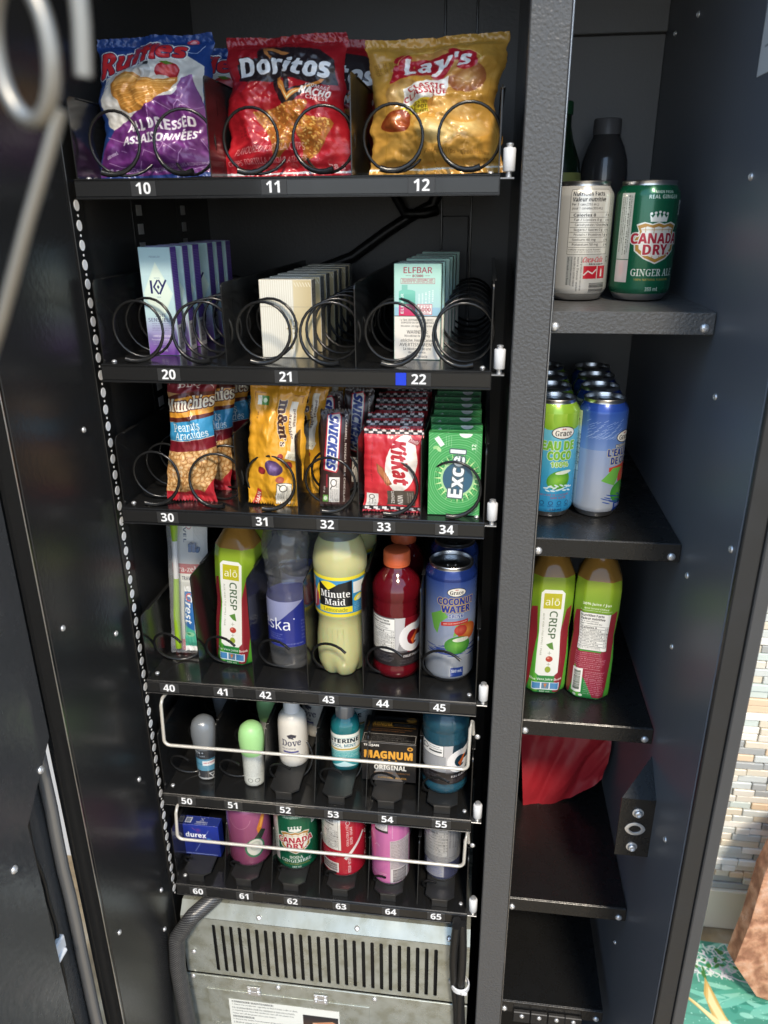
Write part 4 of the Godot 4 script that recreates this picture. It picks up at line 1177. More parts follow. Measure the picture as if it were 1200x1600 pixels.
func can(called: String, label: String, t: Texture2D, r: float, h: float, at: Vector3, turn: float, shine := 0.3, group := "") -> Node3D:
	var o := thing(called, label, "drink can", at, turn, group)
	var m := printed(called + "_print", t, 0.24, shine, 0.5)
	var a := r / 0.033
	var g := G.new()
	g.lathe([Vector2(r * 0.925, 0.008), Vector2(r * 0.985, 0.0115), Vector2(r, 0.0145), Vector2(r, h - 0.016), Vector2(r * 0.985, h - 0.0125), Vector2(r - 0.0052, h - 0.0048)], 56)
	part(g, "body", m, o)
	g = G.new()
	g.lathe([Vector2(0, 0.009), Vector2(r * 0.6, 0.006), Vector2(r * 0.72, 0.0006), Vector2(r * 0.78, 0.0008), Vector2(r * 0.925, 0.008)], 48)
	part(g, "base", M.tin, o)
	g = G.new()
	var q := r - 0.0052
	g.lathe([Vector2(q, h - 0.0048), Vector2(q - 0.0004, h - 0.003), Vector2(q + 0.0004, h - 0.0008), Vector2(q - 0.0002, h), Vector2(q - 0.0012, h - 0.0004), Vector2(q - 0.0022, h - 0.005), Vector2(q - 0.004, h - 0.0056), Vector2(q - 0.0052, h - 0.0048), Vector2(0, h - 0.0048)], 48)
	part(g, "lid", M.tin, o)
	g = G.new()
	g.lathe([Vector2(0.0, 0.0004), Vector2(0.0075 * a, 0.0004), Vector2(0.0082 * a, 0.0009), Vector2(0.0075 * a, 0.0015), Vector2(0, 0.0013)], 20, func(w, _y): return 1.0 + 0.35 * absf(cos(w)))
	g.box(Vector3(0, 0.0008, 0.005 * a), Vector3(0.012 * a, 0.0012, 0.009 * a), 0.0004)
	part(g, "pull_tab", M.tin, o, Vector3(0, h - 0.0046, 0.0))
	g = G.new()
	g.lathe([Vector2(0.0, 0.0), Vector2(0.009 * a, 0.0), Vector2(0.0094 * a, 0.0004), Vector2(0.0088 * a, 0.0004), Vector2(0, 0.0001)], 24, func(w, _y): return 1.0 + 0.2 * absf(sin(w)))
	part(g, "mouth_panel", M.tin_dark, o, Vector3(0, h - 0.0047, q * 0.48))
	return o


func carton(called: String, label: String, m: Material, s: Vector3, at: Vector3, front: Rect2, side: Rect2, top: Rect2, category := "box", group := "", lean := Vector3.ZERO) -> MeshInstance3D:
	var g := G.new()
	g.box(Vector3(0, s.y * 0.5, 0), s, 0.0005, front, side, top)
	var o := part(g, called, m, self, at)
	o.rotation_degrees = lean
	tag(o, label, category, group)
	# tuck flap edges on the top
	g = G.new()
	g.box(Vector3(0, s.y + 0.0002, -s.z * 0.42), Vector3(s.x * 0.92, 0.0006, 0.0012), 0.0002, Rect2(front.position, Vector2.ZERO), Rect2(front.position, Vector2.ZERO), Rect2(front.position, Vector2.ZERO))
	part(g, "flap", m, o)
	return o


func octagon(w: float, _y: float) -> float:                       # a square with cut corners
	var a := absf(cos(w))
	var b := absf(sin(w))
	return minf(1.0 / maxf(a, b), 1.56 / (a + b))


func squircle(e: float) -> Callable:
	return func(w, _y): return 1.0 / pow(pow(absf(cos(w)), e) + pow(absf(sin(w)), e), 1.0 / e)


func cap(o: Node3D, r: float, h: float, m: Material, y: float) -> void:
	var g := G.new()
	g.lathe([Vector2(r, 0), Vector2(r, h * 0.12), Vector2(r * 0.985, h * 0.2), Vector2(r * 0.97, h * 0.9), Vector2(r * 0.9, h), Vector2(0, h)], 72, func(w, yy): return 1.0 + (0.012 * cos(w * 36.0) if yy > h * 0.15 and yy < h * 0.92 else 0.0))
	part(g, "cap", m, o, Vector3(0, y, 0))


func aloe_bottle(label: String, m: Material, at: Vector3, rot: Vector3) -> Node3D:
	var o := thing("juice_bottle", label, "bottle", at, 0.0, "green aloe juice bottles")
	o.rotation_degrees = rot
	var body := [Vector2(0.0, 0.004), Vector2(0.022, 0.002), Vector2(0.0255, 0.001), Vector2(0.0275, 0.005), Vector2(0.028, 0.012), Vector2(0.0278, 0.06), Vector2(0.0262, 0.085), Vector2(0.0258, 0.095), Vector2(0.0266, 0.105), Vector2(0.028, 0.13), Vector2(0.0282, 0.16), Vector2(0.027, 0.174)]
	var g := G.new()
	g.lathe(body, 80, octagon, 0.6, 0.0, 0.176)
	part(g, "sleeve", m, o)
	g = G.new()
	g.lathe([Vector2(0.027, 0.174), Vector2(0.0258, 0.178), Vector2(0.0195, 0.193), Vector2(0.0142, 0.199), Vector2(0.0135, 0.206)], 48, func(w, y): return lerpf(octagon(w, y), 1.0, clampf((y - 0.174) / 0.022, 0, 1)))
	part(g, "shoulder", M.juice, o)
	cap(o, 0.0165, 0.016, M.cap_dark, 0.204)
	return o


func sport_bottle(called: String, label: String, liquid: Material, m: Material, lid: Material, at: Vector3, turn: float) -> Node3D:
	var o := thing(called, label, "bottle", at, turn)
	var g := G.new()
	g.lathe([Vector2(0, 0.005), Vector2(0.02, 0.003), Vector2(0.027, 0.0005), Vector2(0.0305, 0.003), Vector2(0.0328, 0.01), Vector2(0.0322, 0.0165), Vector2(0.0312, 0.019), Vector2(0.0316, 0.022), Vector2(0.0318, 0.094), Vector2(0.0312, 0.0965), Vector2(0.0322, 0.1), Vector2(0.0305, 0.104), Vector2(0.0322, 0.108), Vector2(0.0305, 0.112), Vector2(0.0318, 0.116), Vector2(0.0325, 0.122), Vector2(0.0318, 0.13), Vector2(0.028, 0.139), Vector2(0.0215, 0.147), Vector2(0.016, 0.153), Vector2(0.0145, 0.157), Vector2(0.0145, 0.162)], 64, func(w, y): return 1.0 + (0.018 * sin(w * 2.0 + y * 90.0) if y > 0.097 and y < 0.118 else 0.0))
	part(g, "body", liquid, o)
	g = G.new()
	g.lathe([Vector2(0.03215, 0.022), Vector2(0.0322, 0.023), Vector2(0.0322, 0.093), Vector2(0.03215, 0.094)], 64)
	part(g, "label_wrap", m, o)
	g = G.new()
	g.lathe([Vector2(0.0165, 0.158), Vector2(0.0172, 0.1585), Vector2(0.0172, 0.161), Vector2(0.0162, 0.1615)], 36)
	part(g, "seal_ring", lid, o)
	cap(o, 0.0176, 0.0165, lid, 0.1615)
	return o


func roll_on(label: String, tint: Material, m: Material, at: Vector3, turn: float) -> Node3D:
	var o := thing("deodorant_stick", label, "deodorant", at, turn)
	var g := G.new()
	g.lathe([Vector2(0, 0.0), Vector2(0.0125, 0.0), Vector2(0.0142, 0.0015), Vector2(0.0146, 0.005), Vector2(0.0146, 0.048), Vector2(0.0152, 0.054)], 40, func(w, _y): return 1.0 + 0.06 * absf(sin(w)))
	part(g, "body", m, o)
	g = G.new()
	g.lathe([Vector2(0.0156, 0.0535), Vector2(0.0162, 0.056), Vector2(0.0172, 0.066), Vector2(0.0178, 0.076), Vector2(0.0172, 0.086), Vector2(0.0146, 0.095), Vector2(0.009, 0.1005), Vector2(0.004, 0.1022), Vector2(0, 0.1026)], 40, func(w, _y): return 1.0 + 0.05 * absf(sin(w)))
	part(g, "cap", tint, o)
	return o


func lotion(label: String, m: Material, at: Vector3, turn: float) -> Node3D:
	var o := thing("lotion_bottle", label, "bottle", at, turn)
	var g := G.new()
	g.lathe([Vector2(0, 0.001), Vector2(0.019, 0.0), Vector2(0.0215, 0.003), Vector2(0.0222, 0.01), Vector2(0.0218, 0.05), Vector2(0.0212, 0.07), Vector2(0.0195, 0.079), Vector2(0.015, 0.0855), Vector2(0.011, 0.088)], 48)
	part(g, "body", m, o)
	cap(o, 0.0118, 0.021, M.white_plastic, 0.0875)
	return o


func box_of(called: String, label: String, tex_m: Material, s: Vector3, at: Vector3, split: float) -> MeshInstance3D:
	return carton(called, label, tex_m, s, at, Rect2(0, split, 1, 1 - split), Rect2(0.0, split + 0.02, 0.04, 0.1), Rect2(0, 0, 1, split))


func foil(called: String, t: Texture2D, rough := 0.3) -> StandardMaterial3D:
	return printed(called, t, rough + 0.04, 0.06, 0.28)


func build_goods() -> void:
	# ---- first tray: bags of chips
	var m1: Material = foil("potato_chip_print", t_ruffles())
	var m2: Material = foil("corn_chip_print", t_doritos())
	var m3: Material = foil("gold_chip_print", t_lays(), 0.26)
	bag("chip_bag", "purple and blue bag of ridged potato chips in front at number 10", "chip bag", bag_mesh(0.142, 0.146, 0.056, m1, 3, 0.1, 0.0042, 0.07, 0.0, 72, 84, 0.08, 1.3), Vector3(0.0705, 0.5265, -0.06), Vector3(-13, 2, 2.0), "bags of chips")
	bag("chip_bag", "second purple and blue chip bag half hidden behind the first, by its divider", "chip bag", bag_mesh(0.142, 0.146, 0.048, m1, 8, 0.12, 0.003), Vector3(0.094, 0.5265, -0.165), Vector3(-6, 0, -3), "bags of chips")
	bag("chip_bag", "red bag of nacho cheese corn chips in front at number 11", "chip bag", bag_mesh(0.15, 0.142, 0.054, m2, 5, 0.1, 0.0042, 0.07, 0.0, 72, 84, 0.14, 1.3), Vector3(0.2145, 0.5265, -0.06), Vector3(-13, 2, 1), "bags of chips")
	bag("chip_bag", "darker red chip bag peeking out behind the nacho bag on its right", "chip bag", bag_mesh(0.15, 0.15, 0.05, m2, 12, 0.12, 0.003), Vector3(0.238, 0.5265, -0.16), Vector3(-6, 0, -3), "bags of chips")
	bag("chip_bag", "yellow bag of classic potato chips in front at number 12", "chip bag", bag_mesh(0.146, 0.134, 0.06, m3, 6, 0.13, 0.0046, 0.07, 0.0, 72, 84, -0.03, 1.5), Vector3(0.3735, 0.5265, -0.06), Vector3(-11, 0, 1.5), "bags of chips")
	bag("chip_bag", "yellow chip bag in the shade behind the classic one, only its left edge showing", "chip bag", bag_mesh(0.145, 0.134, 0.05, m3, 16, 0.12, 0.003), Vector3(0.366, 0.5265, -0.15), Vector3(-4, 0, 1), "bags of chips")

	# ---- second tray: boxes in a row one behind the other
	var y1: float = ROW[1]
	var nth := ["front", "second", "third", "fourth", "fifth", "rearmost"]
	var gb := printed("gel_box_print", t_gelbox(), 0.3, 0.0, 0.4)
	var zs := [-0.072, -0.107, -0.141, -0.190, -0.224, -0.257]
	for i in 6:
		carton("slim_box", nth[i] + " of six tall pale blue and purple boxes at number 20", gb, Vector3(0.0375, 0.1235, 0.0215), Vector3(0.0505 + i * 0.001, y1, zs[i]), Rect2(0, 0, 0.667, 1), Rect2(0.667, 0, 0.333, 1), Rect2(0.05, 0.02, 0.5, 0.04), "box", "tall purple boxes at number 20", Vector3(0, rng.randf_range(-2, 2), 0))
	var cb := printed("cream_box_print", t_creambox(), 0.35, 0.0, 0.3)
	for i in 7:
		carton("cream_box", ["front", "second", "third", "fourth", "fifth", "sixth", "rearmost"][i] + " of seven cream packets with a beige panel at number 21", cb, Vector3(0.0615, 0.088, 0.022), Vector3(0.2035 + (i % 2) * 0.0015, y1, -0.07 - i * 0.0425), Rect2(0, 0, 0.692, 1), Rect2(0.692, 0, 0.308, 1), Rect2(0.02, 0.0, 0.4, 0.06), "packet", "cream packets at number 21", Vector3(-1, rng.randf_range(-1, 1), 0))
	var vb := printed("mint_box_print", t_vapebox(), 0.3, 0.0, 0.4)
	for i in 6:
		carton("mint_box", nth[i] + " of six mint green boxes with a white warning panel at number 22", vb, Vector3(0.053, 0.1055, 0.02), Vector3(0.3555 + i * 0.002, y1, [-0.07, -0.098, -0.165, -0.21, -0.255, -0.325][i]), Rect2(0, 0, 0.731, 1), Rect2(0.731, 0, 0.269, 1), Rect2(0.02, 0.0, 0.4, 0.05), "box", "mint green boxes at number 22", Vector3(-0.5, rng.randf_range(-1.5, 1.5), 0))

	# ---- third tray: nuts, sweets and gum
	var y2: float = ROW[2]
	var pm: Material = foil("peanut_print", t_peanuts(), 0.28)
	for i in 4:
		bag("peanut_bag", nth[i] + " of four dark red barbecue peanut bags at number 30", "snack bag", bag_mesh(0.062, 0.162, 0.03, pm, 30 + i, 0.1, 0.0026, 0.05, 0.0012, 36, 80, 0.02, 0.9), Vector3(0.079 + i * 0.006, y2 + 0.001, -0.03 - i * 0.042), Vector3(-3 - i, 8, -4.5 - i * 0.8), "peanut bags at number 30")
	var mm: Material = foil("yellow_sweets_print", t_candypack(), 0.3)
	for i in 3:
		bag("candy_bag", ["front yellow bag of peanut sweets at number 31", "second yellow sweets bag, just behind the front one at number 31", "rear yellow sweets bag showing only a corner at number 31"][i], "candy bag", bag_mesh(0.068, 0.15, 0.026, mm, 40 + i, 0.06, 0.003, 0.06, 0.0011, 44, 80, -0.04, 0.9), Vector3(0.184 + i * 0.01, y2 + 0.001, -0.028 - i * 0.048), Vector3(-5 - i * 2, 3, -5.0 - i * 1.5), "yellow sweets bags")
	var sm: Material = foil("dark_bar_print", t_snickers(), 0.3)
	var bars := [[0.2595, -0.03, -2.5, -9], [0.2555, -0.075, 4, -12], [0.2745, -0.105, -3, -5], [0.266, -0.15, 2, -4]]
	for i in 4:
		bag("chocolate_bar", ["front dark brown chocolate bar with sideways lettering at number 32", "dark brown bar leaning left behind the front one", "dark brown bar standing taller behind on the right", "rearmost dark brown bar in the shade at number 32"][i], "chocolate bar", bag_mesh(0.037, 0.118 if i == 0 else 0.128, 0.02, sm, 50 + i, 0.04, 0.0016, 0.05, 0.001, 22, 64), Vector3(bars[i][0], y2 + 0.001, bars[i][1]), Vector3(bars[i][3], 12, bars[i][2]), "dark brown chocolate bars")
	var km: Material = foil("red_wafer_print", t_kitkat(), 0.3)
	for i in 7:
		bag("wafer_bar", ["front", "second", "third", "fourth", "fifth", "sixth", "rearmost"][i] + " of seven red wafer bars with chequered ends at number 33", "chocolate bar", bag_mesh(0.069, 0.101, 0.015, km, 60 + i, 0.03, 0.0016, 0.08, 0.0009, 40, 50, 0.0, 0.35), Vector3(0.3305 - i * 0.001, y2 + 0.001, -0.02 - i * 0.037), Vector3(-4 - i * 0.6, 2, 1.1 * (i % 3) - 0.9), "red wafer bars")
	var gm := printed("green_gum_print", t_gum(), 0.3, 0.0, 0.4)
	for i in 8:
		carton("gum_pack", ["front", "second", "third", "fourth", "fifth", "sixth", "seventh", "rearmost"][i] + " of eight bright green gum packs at number 34", gm, Vector3(0.061, 0.0985, 0.016), Vector3(0.4035 - i * 0.0008 + 0.0012 * sin(i * 2.3), y2, -0.026 - i * 0.036), Rect2(0, 0, 1, 1), Rect2(0, 0.1, 0.05, 0.8), Rect2(0.0, 0.0, 0.5, 0.04), "gum pack", "green gum packs", Vector3(-4, 1, 0))

	# ---- fourth tray: travel kit and bottles
	var y3: float = ROW[3]
	var kit := thing("travel_kit", "clear pouch with green toothbrush and toothpaste tube at number 40", "travel kit", Vector3(0.036, y3 + 0.001, -0.07), 4.0)
	kit.rotation_degrees = Vector3(-4, 6, -3)
	inst(bag_mesh(0.05, 0.235, 0.003, printed("card_print", t_kitcard(), 0.5), 70, 0.02, 0.0008, 0.03, 0.0, 20, 50), "backing_card", kit, Vector3(0, 0, -0.008))
	var g := G.new()
	g.tube(PackedVector3Array([Vector3(-0.017, 0.008, 0.002), Vector3(-0.018, 0.06, 0.003), Vector3(-0.0165, 0.115, 0.003)]), 0.0048, 10, false, [0.9, 1.0, 0.8])
	part(g, "toothbrush_handle", M.lime, kit)
	g = G.new()
	g.tube(PackedVector3Array([Vector3(-0.0165, 0.17, 0.004), Vector3(-0.0165, 0.2, 0.004), Vector3(-0.016, 0.218, 0.004), Vector3(-0.016, 0.226, 0.004)]), 0.0062, 12, false, [0.6, 1.0, 1.1, 0.5])
	part(g, "toothbrush_cap", M.lime, kit)
	g = G.new()
	g.tube(PackedVector3Array([Vector3(-0.0165, 0.113, 0.003), Vector3(-0.0165, 0.172, 0.004)]), 0.0036, 10)
	part(g, "toothbrush_neck", M.white_plastic, kit)
	g = G.new()
	for i in 5: g.box(Vector3(0.004 + (i % 3) * 0.005, 0.158 + (i / 3) * 0.006, 0.002), Vector3(0.0045, 0.006, 0.009), 0.0006)
	part(g, "bristles", mat("bristle_blue", Color("27588c"), 0.5), kit)
	inst(bag_mesh(0.026, 0.098, 0.016, printed("paste_print", t_paste(), 0.3, 0.0, 0.3), 72, -0.05, 0.0006, 0.09, 0.0, 24, 40), "toothpaste_tube", kit, Vector3(0.007, 0.006, 0.004))
	inst(bag_mesh(0.056, 0.232, 0.021, M.clear_film, 74, 0.03, 0.0016, 0.03, 0.0, 28, 60), "pouch", kit, Vector3(0, 0, 0.001))

	var al := printed("aloe_front_print", t_aloe(false), 0.22, 0.0, 0.6)
	var al2 := printed("aloe_back_print", t_aloe(true), 0.22, 0.0, 0.6)
	aloe_bottle("green aloe juice bottle with a white label leaning at number 41", al, Vector3(0.106, y3 + 0.001, -0.072), Vector3(-2, -4, -3.5))
	aloe_bottle("green aloe juice bottle in the shade right behind the one at number 41", al, Vector3(0.1105, y3, -0.145), Vector3(0, -4, 0))

	var wp := printed("water_print", t_water(), 0.3, 0.0, 0.4)
	for q in [[0.1835, -0.07, "clear water bottle with a dark blue label in front at number 42"], [0.184, -0.146, "clear water bottle standing behind the front one at number 42"]]:
		var wb := thing("water_bottle", q[2], "bottle", Vector3(q[0], y3 + 0.001, q[1]), 0.0, "clear water bottles")
		g = G.new()
		var prof := [Vector2(0, 0.008), Vector2(0.016, 0.004), Vector2(0.024, 0.0003), Vector2(0.029, 0.003), Vector2(0.0312, 0.012), Vector2(0.0305, 0.036), Vector2(0.03, 0.04), Vector2(0.0298, 0.104), Vector2(0.0275, 0.112), Vector2(0.0262, 0.118)]
		for i in 7:
			prof.append(Vector2(0.0278 - 0.0026 * (i % 2) + i * 0.0004, 0.122 + i * 0.0052))
		prof.append_array([Vector2(0.0305, 0.162), Vector2(0.0318, 0.172), Vector2(0.0312, 0.184), Vector2(0.0275, 0.198), Vector2(0.0215, 0.208), Vector2(0.0165, 0.214), Vector2(0.0135, 0.219), Vector2(0.0135, 0.224)])
		g.lathe(prof, 60, func(w, y): return 1.0 - (0.07 * pow(0.5 + 0.5 * cos(w * 5.0), 2.0) if y < 0.034 else 0.0) * (1.0 - y / 0.034) + (0.045 * sin(w * 3.0 + y * 160.0) * sin(w * 5.0 - y * 90.0) if y > 0.11 and y < 0.2 else 0.0))
		part(g, "body", M.clear_shell, wb)
		g = G.new()
		g.lathe([Vector2(0.0302, 0.038), Vector2(0.0304, 0.04), Vector2(0.0302, 0.103), Vector2(0.0298, 0.106)], 60)
		part(g, "label_wrap", wp, wb)
		cap(wb, 0.0148, 0.014, M.white_plastic, 0.222)

	var lp := printed("lemonade_print", t_lemonade(), 0.3, 0.0, 0.4)
	for q in [[0.2565, -0.065, -8.0, "cloudy lemonade bottle with a blue and yellow label in front at number 43"], [0.2585, -0.142, 20.0, "second lemonade bottle in the shade behind the front one"]]:
		var lb := thing("lemonade_bottle", q[3], "bottle", Vector3(q[0], y3 + 0.001, q[1]), q[2], "lemonade bottles")
		g = G.new()
		g.lathe([Vector2(0, 0.014), Vector2(0.012, 0.009), Vector2(0.02, 0.002), Vector2(0.0262, 0.0003), Vector2(0.031, 0.006), Vector2(0.034, 0.02), Vector2(0.0345, 0.036), Vector2(0.0335, 0.055), Vector2(0.0312, 0.074), Vector2(0.0312, 0.084), Vector2(0.0335, 0.0905), Vector2(0.0345, 0.093), Vector2(0.0345, 0.151), Vector2(0.0358, 0.156), Vector2(0.0355, 0.168), Vector2(0.032, 0.184), Vector2(0.0262, 0.197)], 70, func(w, y): return 1.0 - (0.2 * pow(0.5 + 0.5 * cos(w * 5.0 + 0.5), 3.0) * (1.0 - y / 0.03) if y < 0.03 else 0.0))
		part(g, "body", M.lemon, lb)
		g = G.new()
		g.lathe([Vector2(0.0262, 0.197), Vector2(0.0205, 0.208), Vector2(0.016, 0.217), Vector2(0.0138, 0.223), Vector2(0.0138, 0.229)], 48)
		part(g, "neck", M.clear_film, lb)
		g = G.new()
		for i in 5:
			for j in 9: g.box(Vector3(sin(-0.5 + i * 0.22) * 0.0336, 0.047 + j * 0.0034, cos(-0.5 + i * 0.22) * 0.0334 - absf(j - 4) * 0.0), Vector3(0.0014, 0.0012, 0.0014), 0.0005)
		part(g, "grip_dots", M.lemon, lb)
		g = G.new()
		g.lathe([Vector2(0.0347, 0.094), Vector2(0.0349, 0.0955), Vector2(0.0349, 0.1495), Vector2(0.0347, 0.151)], 64)
		part(g, "label_wrap", lp, lb)
		cap(lb, 0.0152, 0.017, M.cap_yellow, 0.227)

	var rp := printed("red_sport_print", t_sport(k("7a1420"), "FRUIT PUNCH", false), 0.3, 0.1, 0.4)
	sport_bottle("sport_drink_bottle", "dark red sports drink with an orange cap in front at number 44", M.red_drink, rp, M.cap_orange, Vector3(0.331, y3 + 0.001, -0.068), -6.0)
	sport_bottle("sport_drink_bottle", "red sports drink standing in the shade behind the front one, orange cap just showing", M.red_drink, rp, M.cap_orange, Vector3(0.332, y3 + 0.001, -0.142), 10.0)
	var ct := can("coconut_can", "tall blue and silver coconut water can in front at number 45", t_coco_tall(), 0.0332, 0.168, Vector3(0.4015, y3 + 0.001, -0.067), 4.0, 0.35, "tall coconut water cans")
	copy(ct, "tall coconut water can behind, its blue top showing above the front one", Vector3(0.4025, y3 + 0.001, -0.137), -14.0, "tall coconut water cans")

	# ---- fifth tray: toiletries and a blue drink
	var y4: float = ROW[4] + 0.001
	var y4p: float = ROW[4] + 0.0155
	var rd := printed("dark_stick_print", t_rollon(true), 0.3, 0.0, 0.4)
	var rl := printed("pale_stick_print", t_rollon(false), 0.35, 0.0, 0.3)
	roll_on("dark grey deodorant with a blue band in front at number 50", M.gun_plastic, rd, Vector3(0.052, y4, -0.045), 6.0)
	roll_on("dark grey deodorant in the shade behind divider 50", M.gun_plastic, rd, Vector3(0.056, y4, -0.128), 0.0)
	roll_on("white deodorant with a pale green domed cap in front at number 51", M.mint_plastic, rl, Vector3(0.1245, y4, -0.04), 4.0)
	roll_on("green capped deodorant in the shade behind the one at number 51", M.mint_plastic, rl, Vector3(0.128, y4, -0.12), 0.0)
	var lm := printed("lotion_print", t_lotion(), 0.32, 0.0, 0.2)
	lotion("white lotion bottle with a white cap in front at number 52", lm, Vector3(0.1755, y4p, -0.077), 44.0)
	lotion("white lotion bottle behind on the right of the front one", lm, Vector3(0.195, y4p, -0.148), 10.0)
	var mp := printed("mouthwash_print", t_mouthwash(), 0.25, 0.0, 0.4)
	for q in [[0.254, -0.077, 12.0, "small teal mouthwash bottle with a white label in front at number 53"], [0.262, -0.14, -30.0, "second mouthwash bottle standing in the shade behind the teal one"]]:
		var mw := thing("mouthwash_bottle", q[3], "bottle", Vector3(q[0], y4p, q[1]), q[2], "mouthwash bottles")
		g = G.new()
		g.lathe([Vector2(0, 0.002), Vector2(0.017, 0.0), Vector2(0.0203, 0.003), Vector2(0.021, 0.009), Vector2(0.021, 0.07), Vector2(0.0202, 0.077), Vector2(0.017, 0.083), Vector2(0.0125, 0.087), Vector2(0.0118, 0.09)], 48, squircle(2.6))
		part(g, "body", M.teal_drink, mw)
		g = G.new()
		g.lathe([Vector2(0.0213, 0.01), Vector2(0.02135, 0.011), Vector2(0.02135, 0.065), Vector2(0.0213, 0.066)], 48, squircle(2.6))
		part(g, "label_wrap", mp, mw)
		g = G.new()
		g.lathe([Vector2(0.0128, 0.086), Vector2(0.0134, 0.087), Vector2(0.0138, 0.09), Vector2(0.0136, 0.112), Vector2(0.012, 0.1135), Vector2(0, 0.1135)], 36, func(w, _y): return 1.0 + 0.02 * sin(w * 9.0))
		part(g, "shrink_band", M.seal_film, mw)
	var gx := printed("gold_box_print", t_goldbox(), 0.35, 0.0, 0.3)
	box_of("black_box", "black box with orange lettering in front at number 54", gx, Vector3(0.078, 0.066, 0.062), Vector3(0.3215, y4p, -0.076), 0.472)
	var bp := printed("blue_sport_print", t_sport(k("1d3846"), "BLEU GLACIER", true), 0.3, 0.1, 0.4)
	sport_bottle("sport_drink_bottle", "clear blue sports drink bottle in front at number 55", M.blue_drink, bp, M.cap_orange, Vector3(0.4005, y4p, -0.057), -10.0).scale = Vector3(1, 0.9, 1)

	# ---- sixth tray: a small box and cans, each on its black rest
	var y5: float = ROW[5] + 0.0155
	var bb := printed("blue_box_print", t_bluebox(), 0.3, 0.0, 0.5)
	box_of("blue_box", "small dark blue box with white lettering in front at number 60", bb, Vector3(0.062, 0.06, 0.019), Vector3(0.0265, y5, -0.052), 0.23)
	can("purple_can", "plum coloured drink can with an orange feather mark at number 61", t_purple(), 0.033, 0.122, Vector3(0.1035, y5, -0.055), 6.0)
	var gt := t_ginger(true)
	can("green_can", "dark green ginger soda can on its rest at number 62", gt, 0.033, 0.122, Vector3(0.1765, y5, -0.058), 12.0)
	can("red_can", "red cola can with its white nutrition panel to the front at number 63", t_cola(true), 0.033, 0.122, Vector3(0.2515, y5, -0.054), -10.0)
	can("pink_can", "slim pink drink can with a grey text panel at number 64", t_pink(), 0.0285, 0.135, Vector3(0.3235, y5, -0.044), 0.0)
	can("silver_can", "silver grey drink can with its text panel to the front at number 65", t_silver(), 0.0272, 0.132, Vector3(0.4, y5, -0.06), 0.0)

	# ---- shelves on the right
	var s0: float = SHELF[0] + 0.001
	can("white_can", "silver white cola can with a nutrition panel on the top right shelf", t_cola(false), 0.0338, 0.1245, Vector3(0.534, s0, -0.118), 30.0, 0.35)
	can("ginger_can", "dark green ginger ale can with a red and gold crest on the top right shelf", t_ginger(false), 0.0338, 0.1245, Vector3(0.6045, s0, -0.118), 14.0, 0.35)
	var db := thing("dark_bottle", "dark empty looking bottle behind the two cans, top right shelf", "bottle", Vector3(0.586, s0, -0.365))
	g = G.new()
	g.lathe([Vector2(0, 0.003), Vector2(0.028, 0.0), Vector2(0.032, 0.006), Vector2(0.032, 0.108), Vector2(0.0305, 0.112), Vector2(0.0322, 0.12), Vector2(0.0325, 0.14), Vector2(0.0305, 0.158), Vector2(0.025, 0.175), Vector2(0.0192, 0.186), Vector2(0.018, 0.19)], 48)
	part(g, "body", M.smoke, db)
	cap(db, 0.0188, 0.02, M.cap_grey, 0.19)
	var gbot := thing("green_bottle", "dark green bottle half hidden by the post, top right shelf", "bottle", Vector3(0.522, s0, -0.34), 10.0)
	g = G.new()
	g.lathe([Vector2(0, 0.003), Vector2(0.026, 0.0), Vector2(0.031, 0.006), Vector2(0.031, 0.13), Vector2(0.028, 0.155), Vector2(0.017, 0.185), Vector2(0.0135, 0.2), Vector2(0.0135, 0.215)], 48)
	part(g, "body", M.green_glass, gbot)
	g = G.new()
	g.lathe([Vector2(0.0313, 0.05), Vector2(0.0314, 0.052), Vector2(0.0314, 0.135), Vector2(0.0302, 0.142)], 48)
	part(g, "label_wrap", mat("lime_label", Color("a9ad62"), 0.4), gbot)
	cap(gbot, 0.0148, 0.016, M.cap_green, 0.213)
	var s1: float = SHELF[1] + 0.001
	var ga := can("coconut_can", "lime and blue coconut water can in front on the second shelf, beside the post", t_coco_green(), 0.0289, 0.1455, Vector3(0.519, s1, -0.088), 10.0, 0.25, "lime coconut water cans")
	var gblue := can("coconut_can", "dark blue and silver coconut water can in front on the second shelf", t_coco_blue(), 0.0289, 0.1455, Vector3(0.576, s1, -0.094), -6.0, 0.25, "blue coconut water cans")
	for i in 3:
		copy(ga, ["second", "third", "rearmost"][i] + " lime coconut water can of the row along the post", Vector3(0.5195 + i * 0.001, s1, -0.088 - 0.066 * (i + 1)), 30.0 * i, "lime coconut water cans")
		copy(gblue, ["second", "third", "rearmost"][i] + " blue coconut water can of the right hand row", Vector3(0.579 + i * 0.003, s1, -0.094 - 0.064 * (i + 1)), 40.0 + 30.0 * i, "blue coconut water cans")
	var s2: float = SHELF[2] + 0.001
	aloe_bottle("green aloe juice bottle with a white front label on the third shelf, beside the post", al, Vector3(0.5295, s2, -0.086), Vector3(0, 2, -0.5))
	aloe_bottle("green aloe juice bottle with its nutrition panel turned forward on the third shelf", al2, Vector3(0.5885, s2, -0.08), Vector3(0, -8, -0.5))
	# red plastic sheet hanging below the third shelf
	g = G.new()
	noise.seed = 90
	ridge.seed = 91
